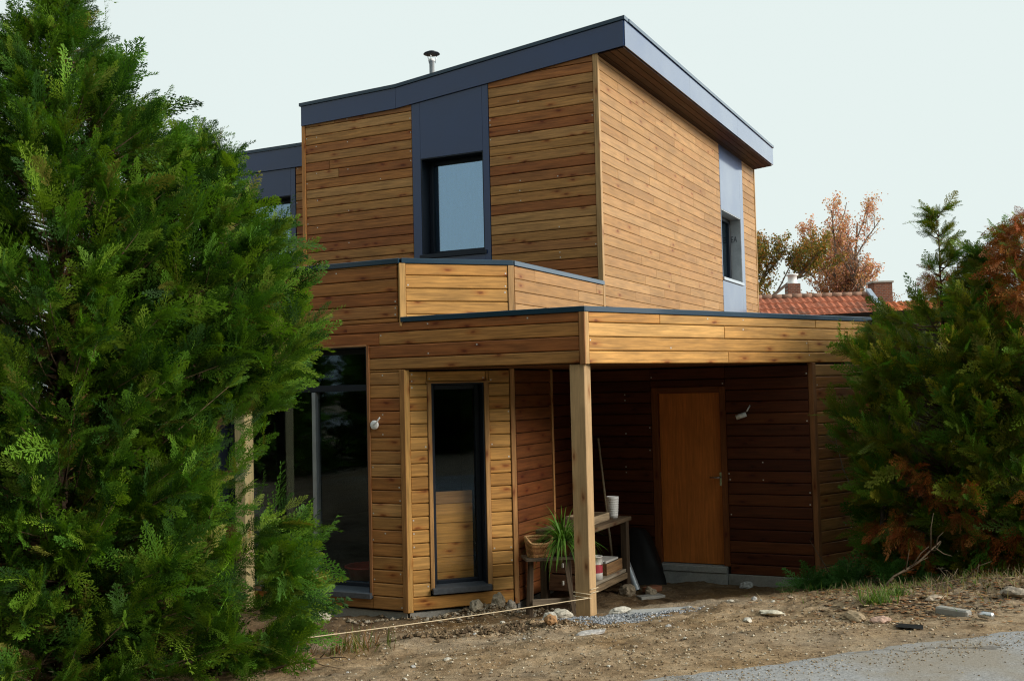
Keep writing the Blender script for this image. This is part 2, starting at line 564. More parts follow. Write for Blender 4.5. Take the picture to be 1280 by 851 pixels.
def prism(mb, fr, poly, k0, k1, ch=0.0, col=(1, 1, 1), mi=0):
    """polygon (u,z) extruded from k0 to k1, front edge chamfered by ch"""
    n = len(poly)
    if n < 3 or area(poly) < 2e-4: return
    r = random.random(); o = random.random() * 30
    cu = sum(p[0] for p in poly) / n; cz = sum(p[1] for p in poly) / n
    rings = [(poly, k0)]
    if ch > 0:
        hz = max(abs(p[1] - cz) for p in poly); hu = max(abs(p[0] - cu) for p in poly)
        fz = max(0.2, 1 - ch / max(hz, 1e-4)); fu = max(0.2, 1 - ch * .5 / max(hu, 1e-4))
        rings += [(poly, k1 - ch * .8), ([(cu + (p[0] - cu) * fu, cz + (p[1] - cz) * fz) for p in poly], k1)]
    else:
        rings += [(poly, k1)]
    vs = []; ws = []; fs = []
    for pl, k in rings:
        for p in pl:
            vs.append(fr.P(p[0], p[1], k)); ws.append((o + p[0], p[1] + k * .3, r))
    for i in range(len(rings) - 1):
        for j in range(n):
            j2 = (j + 1) % n
            fs.append((i * n + j, i * n + j2, (i + 1) * n + j2, (i + 1) * n + j))
    fs.append(tuple(range(n))[::-1]); fs.append(tuple((len(rings) - 1) * n + j for j in range(n)))
    mb.add(vs, fs, col, ws, mi)


def rects(u0, u1, z0, z1, holes):
    """[u0,u1]x[z0,z1] minus rectangular holes, as rectangles"""
    us = sorted({u0, u1, *[min(max(h[i], u0), u1) for h in holes for i in (0, 1)]})
    out = []
    for a, b in zip(us[:-1], us[1:]):
        if b - a < 1e-5: continue
        m = (a + b) / 2
        spans = [(z0, z1)]
        for h in holes:
            if h[0] < m < h[1]:
                ns = []
                for s0, s1 in spans:
                    if h[3] <= s0 or h[2] >= s1: ns.append((s0, s1)); continue
                    if h[2] > s0: ns.append((s0, h[2]))
                    if h[3] < s1: ns.append((h[3], s1))
                spans = ns
        for s in spans: out.append((a, b, *s))
    return out


PAL_DARK = [(0.43, 0.175, 0.047), (0.47, 0.21, 0.06), (0.51, 0.25, 0.08), (0.47, 0.225, 0.068), (0.54, 0.285, 0.102), (0.39, 0.14, 0.038), (0.34, 0.115, 0.032), (0.49, 0.24, 0.072)]
PAL_SUNLIT = [(0.56, 0.275, 0.07), (0.6, 0.315, 0.09), (0.52, 0.245, 0.06), (0.62, 0.345, 0.11), (0.56, 0.29, 0.08)]  # same larch, warm sunlight mixed into the colour of the sun-facing boards
PAL_PALE = [(0.42, 0.222, 0.084), (0.445, 0.246, 0.097), (0.39, 0.2, 0.07), (0.46, 0.258, 0.106), (0.43, 0.233, 0.087), (0.4, 0.212, 0.076)]
PAL_RED_SHADED = [(0.1, 0.024, 0.006), (0.08, 0.018, 0.005), (0.115, 0.03, 0.008), (0.07, 0.015, 0.004), (0.14, 0.04, 0.011)]  # red-brown larch with the recess shade darkened into its colour


def pick(pal):
    a, b = random.choice(pal), random.choice(pal); t = random.random() * .5
    g = random.uniform(.9, 1.1)
    return tuple((x * (1 - t) + y * t) * g for x, y in zip(a, b))


PAL_SIDE_SHADED = [(.145, .044, .011), (.12, .034, .009), (.16, .052, .014), (.175, .060, .017)]  # return wall boards, carport shade also put into the colour

PITCH = .1355


def cladding(fr, u0, u1, z0, z1, holes=(), tops=(), pal=PAL_DARK, phase=-.105, jl=(1.8, 4.2), nails=True, studs=.56):
    mb = MB()
    k = math.floor((z0 - phase) / PITCH)
    while phase + k * PITCH < z1 - .01:
        gp = .0026 if pal is PAL_PALE else .0035
        a = max(z0, phase + k * PITCH + gp); b = min(z1, phase + (k + 1) * PITCH - gp)
        k += 1
        if b - a < .012: continue
        joints = [u0]
        u = u0 + random.uniform(.2, 1.0) * jl[1]
        while u < u1 - .25:
            joints.append(u); u += random.uniform(*jl)
        joints.append(u1)
        for j0, j1 in zip(joints[:-1], joints[1:]):
            col = pick(pal)
            for (ra, rb, rc, rd) in merge_rows(rects(j0, j1, a, b, holes)):
                e0 = .0012
                poly = [(ra + e0, rc), (rb - e0, rc), (rb - e0, rd), (ra + e0, rd)]
                for tl in tops: poly = clip(poly, *tl)
                jit = random.uniform(-.0012, .0012)
                prism(mb, fr, poly, .002, .022 + jit, .0055 if pal is PAL_PALE else .0085, col)
                if nails and len(poly) >= 4 and (rd - rc) > .08:
                    us = set()
                    s = math.ceil(ra / studs) * studs
                    while s < rb: us.add(round(s + .02, 3)); s += studs
                    us |= {round(ra + .022, 3), round(rb - .022, 3)}
                    for uu in us:
                        if not ra + .01 < uu < rb - .01: continue
                        for zz in (rc + .030, rd - .030):
                            if any(tl[0] * uu + tl[1] * zz > tl[2] - .03 for tl in tops): continue
                            if random.random() < .25: continue
                            h = .0054 + random.random() * .002
                            du = random.uniform(-.006, .006)
                            prism(mb, fr, [(uu + du - h, zz - h), (uu + du + h, zz - h), (uu + du + h, zz + h), (uu + du - h, zz + h)], .021, .0235 + jit, 0, (1, 1, 1), 1)
    return mb.build('cladding', [M['larch_pale'] if pal is PAL_PALE else M['larch'], M['nail']], house)


def merge_rows(rs):
    rs = sorted(rs, key=lambda r: (r[2], r[3], r[0])); out = []
    for r in rs:
        if out and abs(out[-1][1] - r[0]) < 1e-6 and abs(out[-1][2] - r[2]) < 1e-6 and abs(out[-1][3] - r[3]) < 1e-6:
            out[-1] = (out[-1][0], r[1], r[2], r[3])
        else: out.append(r)
    return out


def core(fr, u0, u1, z0, z1, holes=(), tops=(), th=.22, mat=None):
    mb = MB()
    for (a, b, c, d) in rects(u0, u1, z0, z1, holes):
        poly = [(a, c), (b, c), (b, d), (a, d)]
        for tl in tops: poly = clip(poly, *tl)
        prism(mb, fr, poly, -th, 0)
    return mb.build('wall', mat or M['core'], house)


def bar(mb, fr, u0, u1, z0, z1, k0, k1, col=(1, 1, 1), grain=0, bevel=.003, mi=0):
    p = [fr.P(u1 if i & 1 else u0, z1 if i & 4 else z0, k1 if i & 2 else k0) for i in range(8)]
    mb.hexa(p, col, grain, mi, bevel)


def trim(fr, u0, u1, z0, z1, k0, k1, col=None, grain=2, name='corner_trim'):
    mb = MB(); bar(mb, fr, u0, u1, z0, z1, k0, k1, col or pick(PAL_SUNLIT), grain, .004)
    return mb.build(name, M['larch'], house)


# ------------------------------------------------------------------ lower storey
# left facade: glazed opening, plain wall, beam running out to the carport post
GL = (2.45, 4.52, .045, 2.612)
core(FL, 2.03, 7.2, -.12, 3.42, [GL])
cladding(FL, 2.05, 7.2, -.108, 2.352, [(GL[0] - .03, GL[1] + .03, GL[2] - .045, GL[3] + .0)], jl=(4, 8))
cladding(FL, .04, 7.2, 2.36, 2.84, [(GL[0] - .03, GL[1] + .03, 0, GL[3])], jl=(4, 8), phase=-.105 + .007)
cladding(FL, 2.06, 7.2, 2.845, 3.452, [], jl=(4, 8), phase=-.105 + .014)
trim(FL, GL[0] - .035, GL[0], .03, 2.612, -.02, .034, (.36, .16, .06))
trim(FL, GL[0], GL[1], 2.606, 2.624, -.02, .03, (.40, .20, .08), 0, 'head_trim')
trim(FL, GL[1], GL[1] + .035, .03, 2.612, -.02, .034, (.42, .17, .05))
trim(FL, 1.985, 2.047, -.12, 2.352, -.03, .034, (.40, .19, .06))
# beam over the carport (two faces) with a dark back
for fr, ua, ub in ((FL, .0, 2.03), (FR, .0, 4.73)):
    mb = MB(); bar(mb, fr, ua + .02, ub, 2.357, 2.86, -.16, 0, bevel=0); mb.build('beam', M['core'], house)
cladding(FR, .045, 4.73, 2.352, 2.842, [], pal=PAL_SUNLIT, phase=-.1105 + .007, jl=(2.2, 3.6))
trim(FL, -.026, .035, 2.345, 2.842, -.03, .033, (.36, .17, .065))
trim(FR, -.02, .043, 2.3452, 2.8425, -.03, .030, (.62, .37, .15))
# carport block to the right of the opening
core(FR, 3.43, 4.73, -.2, 2.355)
cladding(FR, 3.475, 4.73, -.19, 2.348, [], pal=PAL_DARK, jl=(2, 3))
trim(FR, 3.41, 3.473, -.19, 2.35, -.05, .032, (.34, .15, .06))
trim(FR, 4.70, 4.765, 2.3452, 2.842, -.05, .031, (.50, .27, .09))
trim(FR, 4.70, 4.765, -.19, 2.344, -.05, .031, (.34, .15, .06))
# end wall of the block, running back to the main wall
E1 = FR.P(4.73, 0)
FE = Fr(E1, AL, -1)
core(FE, 0, 3.3, -.2, 2.86)
cladding(FE, 0, 3.3, -.19, 2.84, [], nails=False)
# back wall of the carport with the door
DO = (1.045, 1.88, 0.0, 2.06)
core(FP, .0, 4.6, -.2, 2.345, [(DO[0] - .0, DO[1], -.2, DO[3])])
cladding(FP, .035, 1.0, -.085, 2.34, [], pal=PAL_RED_SHADED, jl=(3, 4))
cladding(FP, 1.925, 4.4, -.085, 2.34, [], pal=PAL_RED_SHADED, jl=(3, 4))
cladding(FP, 1.0, 1.925, 2.11, 2.34, [], pal=PAL_RED_SHADED, jl=(3, 4))
# angled entrance wall with the narrow glazed door, and its return
GM = (.277, .849, .095, 2.205)
core(FM, .0, 1.17, -.121, 2.345, [GM])
cladding(FM, .048, 1.135, -.105, 2.345, [(GM[0] - .042, GM[1] + .052, .03, GM[3] + .02)], pal=PAL_SUNLIT, jl=(3, 4), studs=.9)
trim(FM, -.012, .046, -.12, 2.346, -.04, .036, (.60, .33, .10))
trim(FM, GM[0] - .042, GM[0], .09, 2.205, -.02, .034, (.50, .27, .10))
trim(FM, GM[1], GM[1] + .052, .09, 2.205, -.02, .034, (.50, .27, .10))
trim(FM, GM[0] - .06, GM[1] + .055, 2.206, 2.224, -.02, .04, (.46, .24, .09), 0, 'head_trim')
trim(FM, 1.137, 1.19, -.12, 2.345, -.04, .034, (.44, .22, .08))
core(FN, .0, .99, -.121, 2.345)
cladding(FN, .04, .95, -.105, 2.345, [], pal=PAL_SIDE_SHADED, jl=(3, 4), nails=False)
trim(FN, .95, .99, -.12, 2.345, -.04, .034, (.44, .22, .08))
mb = MB(); bar(mb, FN, .99, 2.75, -.2, 2.345, -.35, -.15, bevel=0); mb.build('wall', M['core'], house)
FN2 = Fr(FN.P(0, 0, -.15), AU, -1)
cladding(FN2, .99, 2.7, -.105, 2.345, [], pal=PAL_RED_SHADED, jl=(3, 4), nails=False)
# soffit over the carport
mb = MB()
pts = [FL.P(.1, 0, -.165), FR.P(3.4, 0, -.165), FP.P(4.5, 0, .03), FN2.P(2.6, 0, .03), FN.P(.97, 0, .03), FM.P(1.2, 0, .02), FM.P(.02, 0, .02)]
n = len(pts)
vs = [Vector((p.x, p.y, 2.347)) for p in pts] + [Vector((p.x, p.y, 2.40)) for p in pts]
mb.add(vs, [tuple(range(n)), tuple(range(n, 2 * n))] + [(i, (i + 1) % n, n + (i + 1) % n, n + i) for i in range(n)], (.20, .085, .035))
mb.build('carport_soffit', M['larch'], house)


def slab(pts, z0, z1, name, mat, parent=house, col=(1, 1, 1)):
    mb = MB(); n = len(pts)
    vs = [Vector((p.x, p.y, z0)) for p in pts] + [Vector((p.x, p.y, z1)) for p in pts]
    mb.add(vs, [tuple(range(n))[::-1], tuple(range(n, 2 * n))] + [(i, (i + 1) % n, n + (i + 1) % n, n + i) for i in range(n)], col)
    return mb.build(name, mat, parent)


uU = FU.d; uL = FL.d
BK = 11.0
far = lambda p, t: p + uU * t
# flat roofs: carport and terrace deck in one sheet behind the copings
slab([FL.P(.1, 0, -.17), FR.P(4.65, 0, -.17), FE.P(2.9, 0, -.1), FU.P(11.0, 0, -.1), FU.P(11, 0, -8), far(FL.P(7.1, 0), BK), FL.P(7.1, 0, -.1)], 2.62, 2.80, 'flat_roof', M['core'])
# concrete foundation strips
mb = MB()
bar(mb, FL, 2.03, 7.2, -.5, -.123, -.25, -.012, bevel=0)
bar(mb, FM, .02, 1.16, -.5, -.123, -.25, -.012, bevel=0)
bar(mb, FN, .05, .99, -.5, -.123, -.3, -.012, bevel=0)
bar(mb, FP, .02, 1.03, -.5, -.088, -.22, .03, bevel=.006)
bar(mb, FP, 1.90, 4.4, -.5, -.088, -.22, .005, bevel=.006)
bar(mb, FR, 3.44, 4.73, -.5, -.203, -.22, -.01, bevel=0)
mb.build('foundation', M['concrete'], house)
mb = MB()
bar(mb, FP, 1.033, 1.897, -.5, -.082, -.25, .055, bevel=.008)
bar(mb, FP, 1.036, 1.894, -.079, -.004, -.25, .07, bevel=.006)
mb.build('door_step', M['step'], house)
# interior shell: left end, rear, floor, so the rooms stay dark
FW = Fr(FL.P(7.2, 0), AU, -1)
mb = MB()
bar(mb, FW, 0, BK, -.2, 3.42, 0, .2, bevel=0)
bar(mb, Fr(far(FL.P(7.2, 0), BK), AL, 1), -9.5, 0, -.2, 3.4, -.2, 0, bevel=0)
bar(mb, FP, .2, 4.4, -.2, 2.6, -3.2, -3.0, bevel=0)
bar(mb, FU, 4.0, 11.1, -.2, 2.85, -.2, 0, bevel=0)
mb.build('rear_wall', M['room'], house)
cladding(Fr(FL.P(7.2, 0, 0), AU, 1), 0.02, BK, -.1, 3.44, nails=False, jl=(4, 8))
slab([FL.P(2.1, 0, -.26), FM.P(.1, 0, -.26), FM.P(1.1, 0, -.26), FN.P(.9, 0, -.4), FN.P(2.4, 0, -.4), far(FN.P(2.4, 0, -.4), 5), far(FL.P(7, 0), 8), FL.P(7, 0, -.26)], -.12, .03, 'floor', M['room'])

# post of the carport
mb = MB()
bar(mb, FL, .004, .158, -.30, 2.346, -.158, -.004, (.50, .33, .17), 2, .006)
mb.build('carport_post', M['plank'], house)

# ------------------------------------------------------------------ parapets and copings
core(FT, .0, 1.225, 2.75, 3.45, th=.12)
cladding(FT, .05, 1.17, 2.80, 3.453, pal=PAL_SUNLIT, jl=(3, 4), phase=-.105 + .047)
trim(FT, -.02, .048, 2.80, 3.453, -.04, .034, (.56, .32, .11))
trim(FT, 1.172, 1.240, 2.80, 3.4535, -.04, .031, (.47, .27, .11))
core(FU, .0, 2.66, 2.75, 3.45, th=.12)
UH = (8.524, 10.187, 3.3, 6.6)       # grey panel strip
UW = (8.56, 9.95, 4.06, 5.305)       # its window
URT = 6.485
cladding(FU, .03, 2.66, 2.80, 3.453, pal=PAL_PALE, jl=(.7, 2.2), nails=False, phase=-.105 + .033)
core(FU, 2.66, 11.17, 2.75, URT, [UW])
cladding(FU, 2.66, 11.15, 2.80, URT, [UH], pal=PAL_PALE, jl=(.6, 2.4), nails=False, phase=-.105 + .033)
trim(FU, 11.14, 11.19, 2.80, URT, -.06, .034, (.50, .30, .12))


def coping(segs, z0, z1, back, name='coping'):
    mb = MB()
    for fr, ua, ub in segs:
        bar(mb, fr, ua, ub, z0, z1, -back, .036, bevel=.004)
    return mb.build(name, M['coping'], house)


coping([(FL, 2.03, 7.22), (FT, .006, 1.235), (FU, .008, 2.655)], 3.452, 3.506, .14)
coping([(FL, -.030, 2.02), (FR, -.006, 4.75)], 2.842, 2.895, .18)
# ------------------------------------------------------------------ upper storey
def ztop(u):
    if u < 3.08: return 6.196 + (3.08 - u) * (6.528 - 6.196) / 3.484
    return 6.196 - (u - 3.08) * .0215
s1 = -(6.528 - 6.196) / 3.484
TOPS = [(-s1, 1, 6.196 - s1 * 3.08 - .004 + .02)]
PN = (1.595, 2.834, 3.3, 7.0)
WN = (1.695, 2.694, 4.04, 5.42)
TOPL = [(-s1, 1, 6.196 - s1 * 3.08), (.0215, 1, 6.196 + .0215 * 3.08)]
core(FUL, .0, 3.08, 2.8, 6.7, [WN], [(-s1, 1, 6.196 - s1 * 3.08 + .03)])
core(FUL, 3.08, 4.734, 2.8, 6.7, [], [(.0215, 1, 6.226 + .0215 * 3.08)])
cladding(FUL, .045, 2.0, 2.81, 6.7, [PN], [(-s1, 1, 6.196 - s1 * 3.08 + .03)], jl=(4, 8))
cladding(FUL, 2.2, 4.70, 2.81, 6.7, [PN], [(.0215, 1, 6.226 + .0215 * 3.08)], jl=(4, 8))
trim(FUL, -.03, .042, 2.81, 6.50, -.03, .034, (.50, .30, .13))
trim(FUL, 4.702, 4.765, 2.81, 6.17, -.05, .034, (.62, .27, .08))
# left return of the upper storey and rear walls
mb = MB()
FV = Fr(ULl, AU, 1)
bar(mb, FV, .0, 8.5, 2.8, 6.15, -.2, 0, bevel=0)
bar(mb, FUL, 0, 4.734, 2.8, 6.2, -8.5, -8.3, bevel=0)
bar(mb, FUL, .25, 4.5, 2.8, 6.1, -3.4, -3.2, bevel=0)
mb.build('rear_wall', M['room'], house)
cladding(Fr(FUL.P(11.17 * 0, 0, -8.5), AL, -1), 0, 4.73, 2.81, 6.2, nails=False)


def panel(fr, u0, u1, z0, z1, hole, tops=(), parts=None):
    mb = MB()
    for (a, b, c, d) in rects(u0 + .004, u1 - .004, z0, z1, [hole]):
        poly = [(a + .0015, c + .0015), (b - .0015, c + .0015), (b - .0015, d - .0015), (a + .0015, d - .0015)]
        for tl in tops: poly = clip(poly, *tl)
        prism(mb, fr, poly, .002, .024)
    return mb.build('facade_panel', M['panel'], house)


panel(FUL, PN[0], PN[1], 3.40, 6.7, WN, [(-s1, 1, 6.196 - s1 * 3.08 + .03)])
panel(FU, UH[0], UH[1], 2.80, URT, UW)


def window(name, fr, u0, u1, z0, z1, depth, fw_=.065, glass='glass', lining='frame', sill=True, curtain=None, label=None, mull=(), trans=(), fmat='frame', sillmat='frame', sproud=.03):
    """frame (with lining) is the part; pane, sill, curtain its sub-parts"""
    mb = MB()
    t = .014
    mats = [M[fmat], M[lining], M['alu']]
    for (a, b, c, d) in ((u0, u0 + t, z0, z1), (u1 - t, u1, z0, z1), (u0 + t, u1 - t, z1 - t, z1), (u0 + t, u1 - t, z0, z0 + t)):
        bar(mb, fr, a, b, c, d, -depth, .02, bevel=0, mi=1)
    k0, k1 = -depth - .05, -depth + .02
    a0, a1, c0, c1 = u0 + t + .001, u1 - t - .001, z0 + t + .001, z1 - t - .001
    bar(mb, fr, a0, a0 + fw_, c0, c1, k0, k1, bevel=.005)
    bar(mb, fr, a1 - fw_, a1, c0, c1, k0, k1, bevel=.005)
    bar(mb, fr, a0 + fw_ + .001, a1 - fw_ - .001, c0, c0 + fw_, k0, k1, bevel=.005)
    bar(mb, fr, a0 + fw_ + .001, a1 - fw_ - .001, c1 - fw_, c1, k0, k1, bevel=.005)
    for m in mull: bar(mb, fr, m[0], m[1], c0 + fw_ + .002, (m[2] if len(m) > 2 else c1 - fw_ - .002), k0, k1 + .012, bevel=.004, mi=2)
    for m in trans: bar(mb, fr, a0 + fw_ + .002, a1 - fw_ - .002, m[0], m[1], k0 + .004, k1 + .006, bevel=.004)
    o = mb.build(name, mats, house)
    if label: o['label'] = label
    mb = MB(); bar(mb, fr, a0 + fw_ - .004, a1 - fw_ + .004, c0 + fw_ - .004, c1 - fw_ + .004, -depth - .022, -depth - .014, bevel=0)
    mb.build('pane', M[glass], o)
    if sill:
        mb = MB()
        q = [fr.P(u1 + .03 if i & 1 else u0 - .03, (z0 + .012 if i & 2 else z0 + .03) if i & 4 else (z0 - .045 if i & 2 else z0 - .03), .024 + sproud if i & 2 else -depth + .03) for i in range(8)]
        mb.hexa(q, (1, 1, 1), 0, 0, .004)
        mb.build('sill', M[sillmat], o)
    if curtain:
        cu0, cu1 = curtain
        mb = MB(); nn = 40; vs = []; fs = []
        for i in range(nn + 1):
            uu = cu0 + (cu1 - cu0) * i / nn
            kk = -depth - .07 + .016 * math.sin(i * 1.9) + .01 * math.sin(i * .7)
            vs += [fr.P(uu, z0, kk), fr.P(uu, z1, kk - .004)]
        for i in range(nn): fs.append((2 * i, 2 * i + 2, 2 * i + 3, 2 * i + 1))
        mb.add(vs, fs, smooth=True)
        mb.build('curtain', M['curtain'], o)
    return o


window('window', FUL, WN[0], WN[1], WN[2], WN[3], .20, .06, 'glass_sky', curtain=(WN[0] - .1, WN[1] - .12), label='anthracite window of the upper floor with pale curtain')
side_win = window('window', FU, UW[0], UW[1], UW[2], UW[3], .20, .07, 'glass', lining='sheet', curtain=(UW[0] + .1, UW[0] + .6), label='side window with plastic sheeting on its reveal', sillmat='alu')
# printed letters on the sheeting of the far reveal
fcv = bpy.data.curves.new('lettering', 'FONT'); fcv.body = 'EA'; fcv.size = .17
fo = bpy.data.objects.new('lettering', fcv); COL.objects.link(fo)
bpy.context.view_layer.update()
fme = bpy.data.meshes.new_from_object(fo.evaluated_get(bpy.context.evaluated_depsgraph_get()))
bpy.data.objects.remove(fo)
for v in fme.vertices:
    q = FU.P(UW[1] - .016, 4.86 + v.co.y, -.175 + v.co.x * .62) - WLOC['window' if False else side_win.name]
    v.co = q
fme.materials.clear(); fme.materials.append(M['blackmetal'])
link(bpy.data.objects.new('lettering', fme), side_win)
window('patio_door', FL, GL[0], GL[1], GL[2], GL[3], .20, .055, 'glass', mull=[(3.26, 3.31, 2.14)], trans=[(2.145, 2.215)], sillmat='slate', sproud=.05)
window('glazed_door', FM, GM[0], GM[1], GM[2], GM[3], .13, .05, 'glass', sillmat='slate', sproud=.055)
# set-back part on the left
BW = (.72, 1.95, 3.95, 5.285)
core(FB, -.3, 2.6, 2.8, 5.75, [BW])
cladding(FB, -.2, 2.6, 2.81, 5.72, [(.62, 2.45, 3, 6)], jl=(3, 4))
panel(FB, .625, 2.45, 2.82, 5.72, BW)
window('window', FB, BW[0], BW[1], BW[2], BW[3], .2, .06, 'glass_sky', curtain=(BW[0] - .1, BW[1]), label='window of the set-back wall, partly behind foliage')
mb = MB()
bar(mb, FB, 2.4, 2.6, 2.8, 5.72, -4, -.22, bevel=0); bar(mb, FB, -.2, 2.6, 2.8, 5.72, -4.2, -4, bevel=0)
mb.build('rear_wall', M['room'], house)

# ------------------------------------------------------------------ roof
RD = 8.53
mb = MB()
prof = [(-.395, 6.535), (-.395, 6.86), (3.08, 6.485), (4.75, 6.45), (4.75, 6.165), (3.08, 6.2)]
prism(mb, FUL, prof, -RD + .01, .022)
roof = mb.build('roof', M['coping'], house)
mb = MB()                                       # front fascia, two sheets meeting at the kink
for a, b in ((-.402, 3.078), (3.082, 4.757)):
    def zb(u): return 6.528 + (u + .402) * (6.196 - 6.528) / 3.482 if u < 3.08 else 6.196 - (u - 3.08) * .0215
    def zt(u): return 6.862 + (u + .402) * (6.490 - 6.862) / 3.482 if u < 3.08 else 6.490 - (u - 3.08) * .022
    prism(mb, FUL, [(a, zb(a)), (b, zb(b)), (b, zt(b)), (a, zt(a))], .026, .048)
FSD = Fr(FUL.P(-.395, 0, 0), AU, -1)            # side fascia along the overhang
for i in range(3):
    a = -.026 + i * 2.86; b = min(a + 2.856, RD)
    prism(mb, FSD, [(a, 6.528), (b, 6.528), (b, 6.862), (a, 6.862)], .003, .022)
mb.build('fascia', M['panel'], roof)
mb = MB()
for a, b in ((-.43, 3.08), (3.08, 4.78)):
    prism(mb, FUL, [(a, zt(a) + .004 if a > -.41 else 6.87), (b, zt(b) + .004), (b, zt(b) + .052), (a, zt(a) + .052 if a > -.41 else 6.918)], -.10, .068)
prism(mb, FSD, [(.103, 6.870), (RD + .02, 6.870), (RD + .02, 6.917), (.103, 6.917)], -.1, .042)
mb.build('coping', M['coping'], roof)
mb = MB()                                       # boarded soffit of the overhang
nb = 4
for i in range(nb):
    ua = -.39 + i * .393 / nb; ub = ua + .393 / nb - .006
    p = []
    for j in range(8):
        u = ub if j & 1 else ua
        zz = 6.196 + (3.08 - u) * .0953 - .002 - (0 if j & 4 else .016)
        p.append(FUL.P(u, zz, .02 if j & 2 else -RD + .02))
    mb.hexa(p, tuple(c * .45 for c in pick(PAL_RED_SHADED)), 1, 0, .003)
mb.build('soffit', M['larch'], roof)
# roof of the set-back part
mb = MB()
prism(mb, FB, [(-.3, 5.72), (2.7, 5.72), (2.7, 6.02), (-.3, 6.02)], -4, .03)
roof2 = mb.build('roof', M['coping'], house)
mb = MB(); prism(mb, FB, [(-.3, 5.716), (2.72, 5.716), (2.72, 6.032), (-.3, 6.032)], .034, .052); mb.build('fascia', M['panel'], roof2)
mb = MB(); prism(mb, FB, [(-.3, 6.036), (2.74, 6.036), (2.74, 6.085), (-.3, 6.085)], -.1, .07); mb.build('coping', M['coping'], roof2)
# stove flue with rain cowl
fc = FUL.P(3.66, 0, -2.0)
mb = MB(); mb.lathe((fc.x, fc.y, 6.3), [(.042, 0), (.042, 1.22), (.05, 1.22), (.05, 1.26), (.04, 1.26), (.04, 1.2)], 18)
flue = mb.build('flue', M['white'], house)
mb = MB(); mb.lathe((fc.x, fc.y, 7.645), [(.0, .055), (.05, .05), (.125, .016), (.137, .0), (.125, -.004), (.0, .0)], 24)
mb.build('cowl', M['blackmetal'], flue)
for a in (0.4, 2.5, 4.6):
    mb = MB(); mb.tube([(fc.x + .056 * math.cos(a), fc.y + .056 * math.sin(a), 7.5), (fc.x + .09 * math.cos(a), fc.y + .09 * math.sin(a), 7.65)], .006, 6)
    mb.build('bracket', M['steel'], flue)

# ------------------------------------------------------------------ front door
mb = MB()
bar(mb, FP, DO[0] + .035, DO[1] - .035, .004, 2.035, -.10, -.055, (.66, .205, .042), 2, .004)
door = mb.build('front_door', M['ply'], house)
mb = MB()
bar(mb, FP, 1.003, DO[0] + .033, -.002, 2.106, -.14, .012, (.22, .070, .020), 2)
bar(mb, FP, DO[1] - .033, 1.922, -.002, 2.106, -.14, .012, (.22, .070, .020), 2)
bar(mb, FP, DO[0] + .034, DO[1] - .034, 2.037, 2.106, -.14, .0118, (.22, .070, .020), 0)
mb.build('frame', M['larch'], door)
mb = MB()
mb.tube([FP.P(1.105, 1.03, -.056), FP.P(1.105, 1.03, -.005), FP.P(1.12, 1.03, .0), FP.P(1.225, 1.03, .0)], .009, 8)
bar(mb, FP, 1.09, 1.12, .93, 1.09, -.054, -.048, bevel=.002)
mb.build('handle', M['steel'], door)


def lamp(fr, u, z, du, dz, head, label):
    mb = MB(); mb.lathe(fr.P(u, z, .024), [(0, 0), (.044, 0), (.047, .006), (.047, .022), (.040, .028), (0, .03)], 22, axis=fr.n)
    o = mb.build('wall_lamp', M['white'], house); o['label'] = label
    mb = MB()
    a = fr.P(u + du * .25, z + dz * .25, .05); b = fr.P(u + du, z + dz, .09)
    mb.tube([fr.P(u, z, .05), a, b], .0085, 8)
    mb.build('arm', M['white'], o)
    if head:
        mb = MB(); mb.tube([fr.P(u + du, z + dz, .10), fr.P(u + du + head[0], z + dz + head[1], .14)], [.026, .028], 12)
        mb.build('lamp_head', M['white'], o)


lamp(FL, 2.355, 1.79, -.10, .075, None, 'small round white wall lamp beside the patio door')


def spot(fr, u, z):
    mb = MB(); mb.tube([fr.P(u - .06, z + .10, .024), fr.P(u - .025, z + .03, .06)], .009, 8)
    o = mb.build('wall_lamp', M['white'], house); o['label'] = 'white spotlight on the dark wall right of the front door'
    mb = MB(); mb.tube([fr.P(u - .03, z, .09), fr.P(u + .085, z - .035, .12)], [.027, .03], 14)
    mb.build('lamp_head', M['white'], o)


spot(FP, .77, 1.775)

# ------------------------------------------------------------------ ground
PRS = [-1e6, 0, .6, 1.5, 2.4, 3.2, 3.7, 4.3, 5, 1e6]
PRZ = [.28, .28, .27, .20, .10, .01, -.09, -.19, -.20, -.20]


def gsd(x, y): return (y - (6.74 + (x - 1.1) * .38)) * .935


def gbase(x, y):
    s = gsd(x, y)
    return (np.interp(s - .2, PRS, PRZ) + np.interp(s, PRS, PRZ) + np.interp(s + .2, PRS, PRZ)) / 3


MOUNDS = [(.05, 9.3, .22, .05), (.3, 8.95, .16, .045), (-.35, 9.15, .25, .035), (-.75, 8.95, .2, .03), (-.45, 11.05, .22, .07), (-.2, 11.05, .15, .08), (-.75, 10.75, .15, .05),
          (.42, 9.0, .1, .03), (1.3, 8.2, .5, .02), (3.2, 9.6, .6, .06), (4.3, 9.6, .8, .08), (5.5, 9.6, 1.0, .08), (1.05, 9.9, .25, -.02), (2.3, 9.75, .65, .035), (1.6, 9.45, .45, .03), (2.9, 9.3, .45, .025)]


def gz(x, y):
    z = float(gbase(x, y)); s = gsd(x, y)
    f = min(1, max(0, (s - .15) / .9))
    if f > 0 and -8 < x < 11 and y < 16:
        z += f * (.036 * mnoise.noise((x * 1.3, y * 1.3, 3)) + .030 * mnoise.noise((x * 3.6, y * 4.6, 7)) + .018 * mnoise.noise((x * 11, y * 11, 1)) + .006 * mnoise.noise((x * 27, y * 27, 5)))
        for mx, my, r, h in MOUNDS:
            d = ((x - mx) ** 2 + (y - my) ** 2) / (r * r)
            if d < 6: z += h * math.exp(-d) * (1 + .7 * mnoise.noise((x * 14, y * 14, 2)))
    return z


